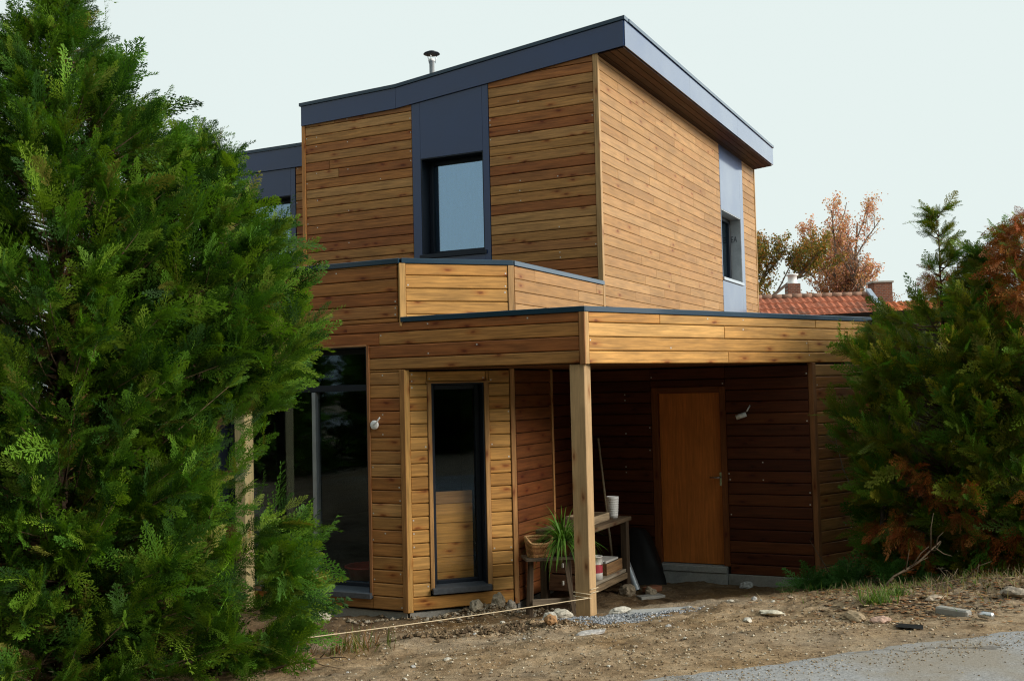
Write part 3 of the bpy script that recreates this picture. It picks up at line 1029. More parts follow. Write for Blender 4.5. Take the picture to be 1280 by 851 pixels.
def axis(lo, hi, st, ext):
    a = list(np.arange(lo, hi + 1e-6, st)); g = st; l = []; x = hi
    while x < ext: g *= 1.35; x += g; l.append(x)
    k = []; x = lo; g = st
    while x > -ext: g *= 1.35; x -= g; k.append(x)
    return k[::-1] + a + l


xs = axis(-3.4, 5.6, .032, 500); ys = axis(6.6, 13.2, .032, 500)
V = np.array([(x, y, gz(x, y)) for y in ys for x in xs])
nx, ny = len(xs), len(ys)
I = np.arange(nx * ny).reshape(ny, nx)
F = np.stack([I[:-1, :-1], I[:-1, 1:], I[1:, 1:], I[1:, :-1]], -1).reshape(-1, 4)
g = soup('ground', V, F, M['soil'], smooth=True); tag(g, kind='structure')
# road: worn asphalt with a ragged edge
rd = Vector((1, .38, 0)).normalized(); rn = Vector((rd.y, -rd.x, 0)); r0 = Vector((1.1, 6.74, 0))
ts = axis(-3, 6, .03, 120); wn_ = [0, .05, .12, .25, .6, 1.5, 3, 5.5, 7]
V = []; 
for t in ts:
    e = -.05 + .10 * mnoise.noise((t * .9, 3, 0)) + .05 * mnoise.noise((t * 3.7, 9, 0)) + .025 * mnoise.noise((t * 12, 1, 0))
    e -= .07
    for i, w in enumerate(wn_):
        p = r0 + rd * t + rn * (w + e * (1 if w < 1 else 0))
        V.append((p.x, p.y, max(gz(p.x, p.y), float(gbase(p.x, p.y))) + (.003 if i == 0 else .012)))
V = np.array(V); I = np.arange(len(V)).reshape(len(ts), len(wn_))
F = np.stack([I[:-1, :-1], I[:-1, 1:], I[1:, 1:], I[1:, :-1]], -1).reshape(-1, 4)
rdm = soup('road', V, F, M['asphalt'], smooth=True); tag(rdm, kind='structure')

# ------------------------------------------------------------------ stones


def rock_mesh(mb, c, r, sq=(1, 1, .6), col=(.4, .37, .32), seed=0, sub=2, rough=.35):
    bm = bmesh.new(); bmesh.ops.create_icosphere(bm, subdivisions=sub, radius=1)
    vs = []
    a = seed * 1.7; ca, sa = math.cos(a), math.sin(a)
    for v in bm.verts:
        d = v.co.normalized()
        k = 1 + rough * mnoise.noise(d * 1.3 + Vector((seed, 0, 0))) + rough * .5 * mnoise.noise(d * 3.1 + Vector((0, seed, 0)))
        q = d * k * r
        x, y, z = q.x * sq[0], q.y * sq[1], q.z * sq[2]
        vs.append((c[0] + x * ca - y * sa, c[1] + x * sa + y * ca, c[2] + z))
    fs = [tuple(v.index for v in f.verts) for f in bm.faces]; bm.free()
    mb.add(vs, fs, col)


def stone(x, y, r, sq=(1, 1, .6), col=(.4, .37, .32), seed=0, label='', group=None, name='stone', cat='stone', sink=.25, rough=.35):
    z = gz(x, y) + r * sq[2] * (1 - 2 * sink) 
    mb = MB(); rock_mesh(mb, (x, y, z), r, sq, col, seed, 3 if r > .04 else 2, rough)
    o = mb.build(name, M['stone'], None, (x, y, gz(x, y)))
    return tag(o, label, cat, group)


stone(-2.02, 11.12, .085, (1.2, .9, .75), (.50, .46, .36), 1, 'pale rounded stone at the wall foot beside the left conifer')
stone(.40, 9.97, .075, (1.3, 1, .8), (.50, .46, .38), 2, 'pale block of stone against the left side of the carport post foot')
stone(.29, 9.86, .062, (1, 1, .9), (.52, .49, .42), 3, 'squarish pale stone left of the carport post, furthest from it')
stone(.57, 8.62, .085, (1.6, .7, .22), (.42, .40, .38), 4, 'flat grey shard of stone lying in front of the carport post')
stone(.27, 8.98, .055, (1, 1, .9), (.34, .19, .09), 5, 'orange-brown clod on the dug-over strip of soil')
stone(-.43, 11.0, .07, (1, .9, .9), (.32, .28, .21), 6, 'grey-brown lump of rubble under the glazed door, in the middle of the heap')
stone(-.20, 11.06, .085, (.8, .9, 1.0), (.36, .31, .23), 7, 'largest lump of rubble at the foot of the glazed door wall')
stone(-.08, 11.13, .07, (.8, .8, 1.0), (.40, .36, .30), 8, 'pale lump of rubble at the right corner of the glazed door wall')
stone(2.12, 9.0, .07, (1.5, .8, .3), (.62, .57, .45), 9, 'flat cream stone lying alone in the middle of the bare soil')
stone(1.86, 8.75, .04, (1.3, .9, .5), (.58, .54, .46), 10, 'small whitish stone left of the flat cream stone')
stone(2.83, 8.42, .055, (1.4, 1, .6), (.46, .31, .24), 11, 'pinkish stone beside the grass tuft near the road edge')
stone(2.70, 8.62, .085, (2.0, .8, .35), (.36, .27, .17), 12, 'long ochre stone beside the grass tuft, half sunk in soil')
stone(3.50, 9.05, .05, (1.5, .9, .6), (.44, .36, .27), 13, 'brown stone under the drooping rust-coloured twigs')
stone(1.08, 9.86, .11, (1.2, .7, .28), (.52, .50, .45), 14, 'whitish lump of mortar behind the grey gravel')
stone(.95, 9.98, .08, (1.3, .8, .5), (.55, .52, .45), 15, 'whitish lump of mortar touching the right side of the carport post')
stone(4.15, 9.0, .09, (1.2, 1, .5), (.33, .28, .22), 16, 'brown-grey stone in the dry grass at the right edge')
stone(2.62, 12.3, .07, (1.2, .9, .7), (.46, .46, .44), 17, 'grey stone in front of the concrete base under the front door wall')
stone(1.22, 12.05, .09, (1.1, .9, .8), (.30, .24, .17), 18, 'brown stone at the far end of the old workbench')
# concrete edging slab left on the ground
mb = MB()
q = []
for i in range(8):
    a = -.30 if i & 1 else .34; b = .17 if i & 2 else -.17; c = .004 if i & 4 else -.05
    if (i & 1) and not (i & 2): a += .12
    q.append(Vector((1.30 - a * .86 + b * .25, 9.86 + a * -.16 + b * .6, gz(1.3, 9.86) + .005 + c)))
mb.hexa(q, bevel=.012)
o = mb.build('concrete_slab', M['step'], None, (1.3, 9.86, gz(1.3, 9.86))); tag(o, 'flat light grey concrete slab lying in the soil right of the carport post', 'slab')
# long flat stone by the verge
mb = MB(); zz = gz(3.42, 8.45)
mb.hexa([Vector((3.42, 8.45, zz + .01)) + Vector((.62, -.78, 0)) * (.13 if i & 1 else -.14) + Vector((.78, .62, 0)) * ((.035 if i & 1 else .05) if i & 2 else -.045) + Vector((0, 0, .040 if i & 4 else -.04)) for i in range(8)], bevel=.012)
o = mb.build('kerb_stone', M['concrete'], None, (3.42, 8.45, zz)); tag(o, 'long grey kerb stone lying at an angle on the verge by the right conifers', 'kerb stone')
# litter on the verge
mb = MB(); zz = gz(3.55, 8.25)
a = Vector((3.49, 8.33, zz + .035)); b = Vector((3.60, 8.17, zz + .035))
a = b.lerp(a, .6); mb.tube([a, a + (b - a) * .06, a + (b - a) * .94, b], [.022, .028, .028, .022], 14)
o = mb.build('drink_can', M['steel'], None, (3.55, 8.25, zz)); tag(o, 'shiny silver drink can lying on the verge', 'can')
mb = MB(); zz = gz(2.92, 8.05)
nn = 7; vs = []
for j in range(nn):
    for i in range(nn):
        u, v = i / (nn - 1) - .5, j / (nn - 1) - .5
        vs.append((2.92 + u * .17 + v * .05, 8.05 - u * .09 + v * .13, zz + .022 + .03 * mnoise.noise((u * 6, v * 6, 4)) * (1 - abs(u))))
mb.add(vs, [(j * nn + i, j * nn + i + 1, (j + 1) * nn + i + 1, (j + 1) * nn + i) for j in range(nn - 1) for i in range(nn - 1)], smooth=True)
o = mb.build('plastic_scrap', M['black'], None, (2.92, 8.05, zz)); tag(o, 'crumpled black plastic scrap on the soil near the road', 'scrap')
# small scattered pale stones: one kind, copied
src = []
for k in range(4):
    mb = MB(); rock_mesh(mb, (0, 0, 0), .02, (1.2, 1, .6), [(.55, .51, .43), (.48, .38, .27), (.40, .39, .37), (.60, .57, .50)][k], 40 + k, 1)
    src.append(mb.build('pebble', M['stone'], None, (0, 0, 0)))
k = 0
rr = random.Random(5)
spots = []
while len(spots) < 50:
    x = rr.uniform(-1.6, 3.6); y = rr.uniform(7.0, 10.2)
    s = gsd(x, y)
    if s < .15 or s > 3.6 or abs(x) > .52 * y or (s < 1 and rr.random() < .3): continue
    spots.append((x, y))
for i, (x, y) in enumerate(spots):
    o = src[i] if i < 4 else src[i % 4].copy()
    if i >= 4: COL.objects.link(o)
    o.location = (x, y, gz(x, y) + .004); o.rotation_euler = (rr.uniform(-.3, .3), rr.uniform(-.3, .3), rr.uniform(0, 6))
    sc = rr.choice([.5, .6, .7, .8, 1.0, 1.4]); o.scale = (sc, sc, sc)
    tag(o, 'small loose pebble lying on the bare brown soil', 'pebble', 'pebbles strewn over the bare soil')


def scatter_chips(name, centers, n, size, cols, label_kind='stuff', flat=.7, lift=.004):
    """many small irregular tetra/octa chips as one object"""
    Vs, Fs, Cs = [], [], []
    b = 0
    octf = [(0, 2, 4), (2, 1, 4), (1, 3, 4), (3, 0, 4), (2, 0, 5), (1, 2, 5), (3, 1, 5), (0, 3, 5)]
    for _ in range(n):
        cx, cy, rx, ry = centers[int(rng.integers(len(centers)))]
        x = cx + rng.normal() * rx; y = cy + rng.normal() * ry
        r = size * rng.uniform(.5, 1.4)
        Q = np.array([(1, 0, 0), (-1, 0, 0), (0, 1, 0), (0, -1, 0), (0, 0, 1), (0, 0, -1)], float) * rng.uniform(.6, 1.2, (6, 1)) * r
        Q[:, 2] *= flat
        th = rng.uniform(0, 6.3); c, s = math.cos(th), math.sin(th)
        Q = Q @ np.array([[c, s, 0], [-s, c, 0], [0, 0, 1]])
        Q += (x, y, gz(x, y) + lift)
        Vs.append(Q); Fs.append(np.array(octf) + b); b += 6
        Cs.append(np.tile(np.array(cols[int(rng.integers(len(cols)))]) * rng.uniform(.75, 1.2), (6, 1)))
    o = soup(name, np.vstack(Vs), np.vstack(Fs), M['stone'], tint=np.vstack(Cs))
    return tag(o, kind=label_kind)


scatter_chips('gravel', [(.95, 9.62, .17, .12), (1.1, 9.75, .25, .08), (.75, 9.5, .15, .12), (.45, 9.7, .12, .12)], 2600, .014, [(.27, .29, .32), (.36, .37, .39), (.20, .22, .25), (.42, .42, .42)])
scatter_chips('soil_crumbs', [(-.3, 9.1, .6, .12), (.2, 9.0, .4, .14), (-.45, 11.0, .35, .06), (0, 8.2, 1.6, .6), (1.6, 8.3, 1.2, .5), (-.8, 10.3, .6, .3), (2.6, 8.6, .5, .4), (.8, 7.2, 1.0, .3)], 5200, .011,
              [(.22, .15, .085), (.30, .21, .12), (.36, .26, .155), (.42, .34, .23), (.50, .44, .34), (.16, .11, .07)])

scatter_chips('soil_clods', [(-.75, 8.85, .2, .05), (-.35, 8.98, .2, .06), (.05, 9.08, .2, .06), (.3, 9.05, .12, .06), (-.1, 9.2, .25, .05)], 420, .026, [(.11, .075, .042), (.15, .10, .058), (.09, .06, .035), (.20, .14, .08)], lift=.008)
scatter_chips('rubble', [(-.75, 10.78, .12, .04), (-.5, 10.9, .15, .05), (-.25, 11.0, .12, .05), (-.05, 11.08, .08, .04), (-1.5, 10.95, .25, .06), (.1, 11.1, .15, .08)], 380, .026, [(.30, .25, .18), (.22, .17, .11), (.38, .33, .26), (.14, .10, .06)], lift=.012)

scatter_chips('road_grit', [(1.1 + t_ * .93, 6.62 + t_ * .355, .25, .09) for t_ in (-.8, -.3, .2, .7, 1.2, 1.7, 2.2, 2.7)] + [(2.2, 6.7, 1.0, .3)], 1300, .007, [(.30, .22, .13), (.38, .30, .20), (.24, .17, .10), (.44, .42, .38)], lift=.014)

# ------------------------------------------------------------------ conifers


def spray_template(seed, droop=.25, fine=.82):
    """flat fern-like thuja spray, length 1 along +x, lying in the x-y plane; returns quads (n,4,3) and tip factor"""
    r = np.random.default_rng(seed); Q = []; T = []

    def seg(p, d, l, w, tip):
        d = d / np.linalg.norm(d); s = np.array([-d[1], d[0], 0]) ; s /= max(np.linalg.norm(s), 1e-6)
        q = np.array([p, p + d * l * .45 + s * w, p + d * l, p + d * l * .45 - s * w]); Q.append(q); T.append(tip)
    n = 15
    for i in range(n):
        t = i / (n - 1)
        x = .06 + .9 * t
        p = np.array([x, .03 * math.sin(3 * t + seed), -droop * x * x])
        seg(p, np.array([1, .05 * r.normal(), -2 * droop * x]), .09, .014, t)
        side = 1 if i % 2 else -1
        ln = (.40 * (1 - t) ** .8 + .06) * r.uniform(.75, 1.15)
        ang = R(38 + 12 * r.normal() * .4) * side
        d = np.array([math.cos(ang), math.sin(ang), -.35 * droop + .10 * r.normal()])
        m = max(3, int(ln / .055 * fine))
        for j in range(m):
            tt = (j + .5) / m
            pp = p + d * ln * tt + np.array([0, 0, -.25 * ln * tt * tt])
            seg(pp - d * ln / m * .6, d, ln / m * 1.5, .015, tt)
            for s2 in (1, -1):
                if r.random() < .1: continue
                a2 = ang + s2 * R(36 + 8 * r.normal())
                l2 = (.115 * (1 - tt) + .045) * r.uniform(.7, 1.2)
                d2 = np.array([math.cos(a2), math.sin(a2), .12 * r.normal() + d[2] * .5])
                seg(pp, d2, l2, .0138, min(1, tt + .3))
        seg(p + d * ln * .98, d, .06, .014, 1)
    return np.array(Q), np.array(T)


TEMPL = [spray_template(s, d) for s, d in ((1, .15), (2, .3), (3, .45), (4, .05), (5, .25), (6, .6))]
GREEN = [(.070, .165, .012), (.098, .198, .013), (.050, .130, .012), (.140, .230, .016), (.024, .070, .009)]
YELL = [(.13, .18, .022), (.17, .17, .028)]
RUST = [(.42, .115, .020), (.34, .085, .018), (.48, .18, .035), (.34, .13, .03)]
OLIVE = [(.17, .20, .014), (.27, .26, .020), (.11, .18, .013), (.065, .12, .011)]


def conifer(name, label, base, height, envelope, nb, seed, dead=(), pal=GREEN, yel=.06, dens=1.0, size=(.17, .31), leader=True, nspray=13, twigs=True, group=None, inner=.45, lean=(0, 0), gaps=(), skip=None, thin=0):
    """envelope(z01, theta) -> radius; branches carry sprays; trunk and branches are one bark mesh"""
    r = np.random.default_rng(seed)
    t = thing(name, label, 'conifer tree', (base[0], base[1], base[2]), group)
    bx, by, bz = base
    tr = MB()
    pts = [(bx + lean[0] * (i / 8) ** 1.5, by + lean[1] * (i / 8) ** 1.5, bz - .1 + (height - .15) * i / 8) for i in range(9)]
    tr.tube(pts, [.055 * (1 - .93 * i / 8) for i in range(9)], 8, (.085, .058, .04))
    br = tr
    SV, SC = [], []
    for b in range(nb):
        zf = ((b + r.uniform(0, 1)) / nb) ** 1.0
        zf = .005 + .98 * zf
        th = b * 2.39996 + r.normal() * .35
        rad = envelope(zf, th) * (r.uniform(.72, 1.08) if r.random() < .82 else r.uniform(1.05, 1.22))
        if rad < .06: rad = .06
        rise = r.uniform(.15, .75) if zf > .25 else r.uniform(-.05, .4)
        q = zf ** 1.5
        z1 = bz + zf * height
        axp = Vector((bx + lean[0] * q, by + lean[1] * q, 0))
        z0 = max(bz + .05, z1 - rad * rise)
        p0 = Vector((axp.x, axp.y, z0)); p2 = Vector((axp.x + rad * math.cos(th), axp.y + rad * math.sin(th), z1))
        pm = (p0 + p2) / 2 + Vector((0, 0, -.06 * rad))
        if any((p2 - Vector(g[0])).length < g[1] for g in gaps): continue
        if thin and zf > thin and r.random() < .5: continue
        isdead = any((p2 - Vector(d[0])).length < d[1] * r.uniform(.7, 1.15) for d in dead)
        if twigs and not (skip is not None and (skip(p2) or skip(pm) or skip((p2 + pm) / 2))): br.tube([p0, pm, p2], [.011, .007, .002], 5, (.13, .09, .055))
        bd = (p2 - pm).normalized()
        ns = max(4, int(nspray * dens * (.5 + rad)))
        mood = r.random()
        for k in range(ns):
            s = 1 - (1 - inner) * r.random() ** 1.35
            if k < 2: s = 1.0
            base_p = p0.lerp(pm, s * 2) if s < .5 else pm.lerp(p2, s * 2 - 1)
            d = np.array(bd) + r.normal(size=3) * .36 + np.array([0, 0, .38 if not isdead else -.7])
            d /= np.linalg.norm(d)
            if skip is not None and skip(base_p + Vector(tuple(d)) * .15) and r.random() < .9: continue
            L = r.uniform(*size) * (1.0 if s > .75 else .85) * min(1.0, .55 + rad)
            dead_s = isdead and r.random() < .92
            if dead_s: L *= .9
            if k == 0: L *= 1.45
            Qt, Tt = TEMPL[int(r.integers(len(TEMPL)))]
            if dead_s:
                keep = r.random(len(Qt)) < .62; Qt = Qt[keep]; Tt = Tt[keep]
            nrm = r.normal(size=3); nrm -= d * (nrm @ d); nrm /= np.linalg.norm(nrm)
            sd = np.cross(nrm, d)
            Bm = np.stack([d, sd * r.uniform(.55, 1.0), nrm])
            Qw = (Qt * L) @ Bm + np.array(base_p)
            Qw[:, :, 2] -= (.12 * L) * (Qt[:, :, 0] ** 2)
            Qw[:, :, 2] = np.maximum(Qw[:, :, 2], bz - .05)
            if dead_s: c0 = np.array(RUST[int(r.integers(len(RUST)))]) * r.uniform(.7, 1.15)
            elif r.random() < yel: c0 = np.array(YELL[int(r.integers(len(YELL)))])
            else: c0 = np.array(pal[int(r.integers(len(pal)))]) * (.85 + .35 * mood)
            if (not dead_s) and s < .62 and r.random() < .22: c0 = np.array((.13, .075, .032))
            c0 = c0 * r.uniform(.8, 1.2)
            cc = c0[None, :] * (.85 + .40 * Tt[:, None]) if not dead_s else np.tile(c0, (len(Qt), 1)) * r.uniform(.7, 1.2, (len(Qt), 1))
            SV.append(Qw.reshape(-1, 3).astype(np.float32)); SC.append(np.repeat(cc, 4, axis=0).astype(np.float32))
    V = np.vstack(SV); Cc = np.vstack(SC)
    F = np.arange(len(V)).reshape(-1, 4)
    soup('crown', V, F, M['leaf'], t, tint=Cc)
    br.build('trunk', M['bark'], t)
    return t, len(F)


def env_tab(zs, rs, amp=.16, seed=0, dirs=()):
    def f(z, th):
        v = np.interp(z, zs, rs)
        v *= 1 + amp * mnoise.noise((2.2 * math.cos(th) + seed, 2.2 * math.sin(th), z * 7))
        for a, w, k in dirs: v *= 1 + k * max(0, math.cos(th - a)) ** w
        return float(v)
    return f


tot = 0
gb = lambda x, y: gz(x, y)
lx = [(-3.2, 7.55, 5.35), (-2.36, 8.0, 4.2), (-4.6, 7.0, 5.9)]
GAP = ()


def clearing(p):
    """opening in the lower foliage through which the post and the patio door are seen from the road"""
    a = p.x / p.y; b = (p.z - 2.1) / p.y
    return (-.280 < a < -.197 and -.112 < b < -.006) or (-.28 < a < -.10 and -.080 < b < -.006) or (-.262 < a < -.232 and -.215 < b < -.1)

t, n = conifer('conifer_tree', 'tallest dark green conifer of the left hedge, cut by the top of the photo', (lx[0][0], lx[0][1], gb(*lx[0][:2])), lx[0][2] - .15,
               env_tab([0, .15, .35, .5, .58, .70, .80, .90, 1], [1.05, 1.10, 1.0, 1.05, 1.0, .79, .50, .10, .03], seed=1), 760, 21, yel=.04, nspray=16, group='conifers of the left hedge', gaps=GAP, skip=clearing, inner=.3); tot += n; BACK = t
t, n = conifer('conifer_tree', 'lower bright green conifer of the left hedge, nearest the patio door', (lx[1][0], lx[1][1], gb(*lx[1][:2])), lx[1][2] - .15,
               env_tab([0, .10, .20, .30, .42, .55, .68, .78, .9, 1], [.66, .78, .80, .56, .50, .74, .68, .56, .25, .03], seed=4), 500, 22, yel=.07, nspray=15, group='conifers of the left hedge', inner=.4, gaps=GAP, skip=clearing); tot += n
t, n = conifer('conifer_tree', 'dark conifer of the left hedge at the far left edge of the photo', (lx[2][0], lx[2][1], gb(*lx[2][:2])), lx[2][2] - .15,
               env_tab([0, .2, .5, .75, 1], [1.2, 1.25, 1.15, .75, .08], seed=9), 380, 23, yel=.03, nspray=14, group='conifers of the left hedge'); tot += n

RX = [(4.66, 11.5), (5.5, 11.0), (7.3, 12.3), (5.15, 12.2)]
t, n = conifer('conifer_tree', 'conifer with a sparse pointed leader touching the carport wall', (RX[0][0], RX[0][1], gb(*RX[0])), 4.0,
               env_tab([0, .12, .3, .5, .62, .72, .80, .9, 1], [.66, .82, .86, .96, .92, .46, .15, .11, .04], seed=2), 260, 31, pal=OLIVE + [tuple(q * 1.3 for q in c) for c in GREEN[:3]], yel=.26, nspray=17, thin=.66, size=(.19, .34), group='conifers of the right hedge',
               dead=[((4.1, 10.75, .7), .58), ((4.3, 10.65, 1.0), .28), ((4.05, 10.9, .3), .3), ((4.6, 11.4, 3.05), .3)]); tot += n
t, n = conifer('conifer_tree', 'conifer with a large rust-brown dead patch near its top', (RX[1][0], RX[1][1], gb(*RX[1])), 3.85,
               env_tab([0, .12, .3, .55, .72, .85, .93, 1], [.95, 1.05, 1.0, .92, .78, .55, .34, .06], seed=3), 360, 32, pal=[tuple(q * 1.3 for q in c) for c in GREEN[:4]] + OLIVE, yel=.22, nspray=17, size=(.19, .35), group='conifers of the right hedge',
               dead=[((5.3, 10.45, 3.0), .62), ((5.75, 10.4, 2.95), .75), ((5.3, 10.8, 3.5), .5), ((4.75, 10.15, .95), .33), ((5.15, 9.95, 1.5), .38), ((5.5, 9.95, 1.0), .35), ((4.6, 10.3, .45), .35)]); tot += n
t, n = conifer('conifer_tree', 'green conifer at the far right edge of the photo', (RX[2][0], RX[2][1], gb(*RX[2])), 3.9,
               env_tab([0, .2, .5, .8, 1], [1.05, 1.1, 1.0, .6, .06], seed=7), 210, 33, yel=.08, nspray=17, size=(.2, .36), group='conifers of the right hedge'); tot += n
t, n = conifer('conifer_tree', 'narrow conifer behind the other right-hand conifers, beside the carport end', (RX[3][0], RX[3][1], gb(*RX[3])), 3.45,
               env_tab([0, .3, .6, .85, 1], [.75, .8, .75, .4, .05], seed=8), 150, 34, pal=OLIVE, nspray=11, group='conifers of the right hedge'); tot += n
# tall unseen conifers added across the road, sized to shade the carport and darken the glass
back_src = BACK
for i, (x, y, k) in enumerate([(-21, 9, 1.25), (-20, 4.5, 1.35), (-18.5, .5, 1.3), (-16, -3, 1.8), (-13, -5.5, 2.2), (-9.8, -7, 2.3), (-6.6, -7.6, 2.3), (-3.2, -8, 2.4), (.2, -8.2, 2.4), (3.6, -8, 2.4), (7, -8.4, 2.4), (10.4, -9, 2.3), (13.6, -10, 2.1), (17, -12, 2.0)]):
    o = back_src.copy(); COL.objects.link(o)
    o.location = (x, y, -.1); o.scale = (k * 1.25, k * 1.25, k); o.rotation_euler = (0, 0, i * 1.9)
    tag(o, 'tall unseen conifer added across the road to shade the carport', 'conifer tree', 'added conifers across the road')
    for ch_ in list(back_src.children):
        c_ = ch_.copy(); COL.objects.link(c_); c_.parent = o
print('conifer quads', tot)

# ------------------------------------------------------------------ autumn trees far behind


def autumn(name, label, base, h, seed, cols, nleaf, crown, leafsize=.085):
    r = random.Random(seed)
    t = thing(name, label, 'tree', base)
    mb = MB(); tips = []

    def grow(p, d, l, rad, lev):
        n = 4; pts = [p]; q = Vector(p); dd = Vector(d)
        for i in range(n):
            dd = (dd + Vector((r.gauss(0, .12), r.gauss(0, .12), .05 if lev else 0))).normalized()
            q = q + dd * l / n; pts.append(q.copy())
        mb.tube(pts, [rad * (1 - .55 * i / n) for i in range(n + 1)], 6 if lev < 2 else 4, (.22, .17, .14), cap=False)
        if lev >= 2: tips.extend(pts[1:])
        if lev < 4:
            k = {0: 9, 1: 6, 2: 4, 3: 3}[lev]
            for i in range(k):
                s = r.uniform(.35 if lev == 0 else .2, 1.0)
                pp = pts[min(n, int(s * n))]
                a = r.uniform(0, 6.28)
                sp = r.uniform(.45, .95)
                nd = (dd + Vector((math.cos(a) * sp, math.sin(a) * sp, r.uniform(.0, .5)))).normalized()
                grow(pp, nd, l * r.uniform(.45, .62) * (crown if lev == 0 else 1), rad * .42, lev + 1)
    grow(Vector(base) - Vector((0, 0, .2)), Vector((0, 0, 1)), h * .86, h * .018, 0)
    mb.build('trunk', M['bark'], t)
    T = np.array([tuple(p) for p in tips]); rr = np.random.default_rng(seed)
    P = T[rr.integers(0, len(T), nleaf)] + rr.normal(size=(nleaf, 3)) * .10
    a = rr.normal(size=(nleaf, 3)); a /= np.linalg.norm(a, axis=1)[:, None]
    b = np.cross(a, rr.normal(size=(nleaf, 3))); b /= np.linalg.norm(b, axis=1)[:, None]
    s = leafsize * rr.uniform(.6, 1.3, (nleaf, 1))
    V = np.stack([P - a * s, P + b * s * .6, P + a * s, P - b * s * .6], 1).reshape(-1, 3)
    cl = np.array(cols)[rr.integers(0, len(cols), nleaf)] * rr.uniform(.7, 1.3, (nleaf, 1))
    soup('crown', V, np.arange(len(V)).reshape(-1, 4), M['broad'], t, tint=np.repeat(cl, 4, axis=0))


autumn('autumn_tree', 'olive and orange autumn tree behind the tiled roof, beside the house corner', (10.5, 45, -.2), 12.6, 3, [(.34, .19, .05), (.22, .21, .05), (.46, .20, .05), (.17, .17, .05)], 42000, .60, .06)
autumn('autumn_tree', 'pink-orange thinning autumn tree behind the tiled roof', (14.1, 46, -.2), 11.4, 8, [(.78, .38, .29), (.80, .46, .36), (.68, .28, .20), (.62, .36, .16)], 21000, .62, .055)
autumn('autumn_tree', 'low almost bare autumn tree behind the brick chimney', (16.6, 47, -.2), 9.6, 12, [(.38, .17, .10), (.28, .13, .07)], 3000, .5, .045)

# ------------------------------------------------------------------ neighbour house with tiled roof
nh = thing('neighbour_house', 'low house with an orange-red clay tile roof behind the carport', 'house', (8, 34, -.2))
mb = MB(); mb.box((7.2, 33.8, 1.5), 8.4, 5.0, 3.6, bevel=0); mb.build('wall', M['render'], nh)


def tiles(x0, x1, zr, ze, yr, ye, base, parent, tilt=0.0, name='roof', sub=.105):
    rows = 9; mb = MB(); nxx = int((x1 - x0) / sub)
    for j in range(rows):
        t0, t1 = j / rows, (j + 1.18) / rows
        vs = []; fs = []; cs = []
        for i in range(nxx + 1):
            x = x0 + (x1 - x0) * i / nxx
            wv = .022 * math.cos(2 * math.pi * i / 2.0) 
            zr_ = zr + tilt * (x - x0)
            for t, lift in ((t0, .0), (t1, .045)):
                vs.append((x, yr + (ye - yr) * t, zr_ + (ze - zr) * t + lift + wv + .004 * random.random()))
            vs.append((x, yr + (ye - yr) * t1, zr_ + (ze - zr) * t1 - .01))
        col = None
        for i in range(nxx):
            a = 3 * i; fs += [(a, a + 3, a + 4, a + 1), (a + 1, a + 4, a + 5, a + 2)]
        for i in range(nxx):
            k = random.uniform(.75, 1.2)
            mb.add([vs[3 * i + q] for q in range(6)], [(0, 3, 4, 1), (1, 4, 5, 2)], tuple(c * k for c in base))
    return mb.build(name, M['tile'], parent)


ro = tiles(2.5, 11.35, 4.86, 3.0, 34, 30.8, (.38, .125, .068), nh, .008)
tl2 = MB(); tl2.add([(2.5, 34, 4.84), (11.35, 34, 4.91), (11.35, 37.2, 3.0), (2.5, 37.2, 3.0)], [(0, 1, 2, 3)], (.34, .12, .07)); tl2.build('rear_roof', M['tile'], nh)
mb = MB()
for i in range(28):
    x = 2.6 + i * .32
    mb.tube([(x, 34, 4.87 + .008 * (x - 2.5)), (x + .34, 34, 4.88 + .008 * (x - 2.5))], [.095, .085], 8, (.34, .20, .14))
mb.build('ridge', M['tile'], ro)
mb = MB(); mb.beam((11.46, 34.05, 5.10), (11.46, 30.8, 3.22), .16, .10, bevel=.01); mb.build('verge', M['zinc'], ro)
mb = MB(); mb.box((9.35, 35.2, 5.0), .42, .42, .9, bevel=.01); ch = mb.build('chimney', M['brick'], nh)
mb = MB(); mb.lathe((9.35, 35.2, 5.45), [(.17, 0), (.17, .04), (.15, .06), (.15, .26), (.20, .28), (.20, .32), (0, .33)], 14); mb.build('chimney_pot', M['white'], ch)
nh2 = thing('neighbour_house', 'farther house with a brighter orange tiled roof and a square brick chimney', 'house', (13, 35, -.2))
mb = MB(); mb.box((14.2, 35.5, 1.4), 5.0, 3.6, 3.4, bevel=0); mb.build('wall', M['render'], nh2)
tiles(11.62, 17.0, 4.75, 3.0, 35.2, 32.2, (.44, .13, .05), nh2, .03)
mb = MB(); mb.box((12.35, 35.5, 4.95), .62, .62, .95, bevel=.012); c2 = mb.build('chimney', M['brick'], nh2)
mb = MB(); mb.box((12.35, 35.5, 5.45), .70, .70, .07, bevel=.012); mb.build('cap', M['concrete'], c2)

# ------------------------------------------------------------------ things under the carport
# trestle table the basket and plant stand on
def zc(x, y): return gz(x, y)
TX, TY, TZ = .34, 10.85, .44
st = thing('trestle_stand', 'dark rough wooden trestle under the wicker basket and spider plant', 'trestle', (TX, TY, zc(TX, TY)))
mb = MB(); ax = Vector((.985, .17, 0)); ay = Vector((-.17, .985, 0))
mb.box((TX, TY, TZ - .015), .56, .30, .03, ax, ay, (.10, .075, .05), 0, 0, .004); mb.build('top', M['oldwood'], st)
for sx, fx, fy in ((-.20, -.02, -.02), (.13, .06, -.14), (-.2, -.02, .12), (.2, .04, .1)):
    a = Vector((TX, TY, TZ - .03)) + ax * sx + ay * fy * .6; b = a + ax * fx + ay * fy * .8; b.z = zc(b.x, b.y) - .02
    mb = MB(); mb.beam(a, b, .055, .04, (.095, .066, .042)); mb.build('leg', M['oldwood'], st)
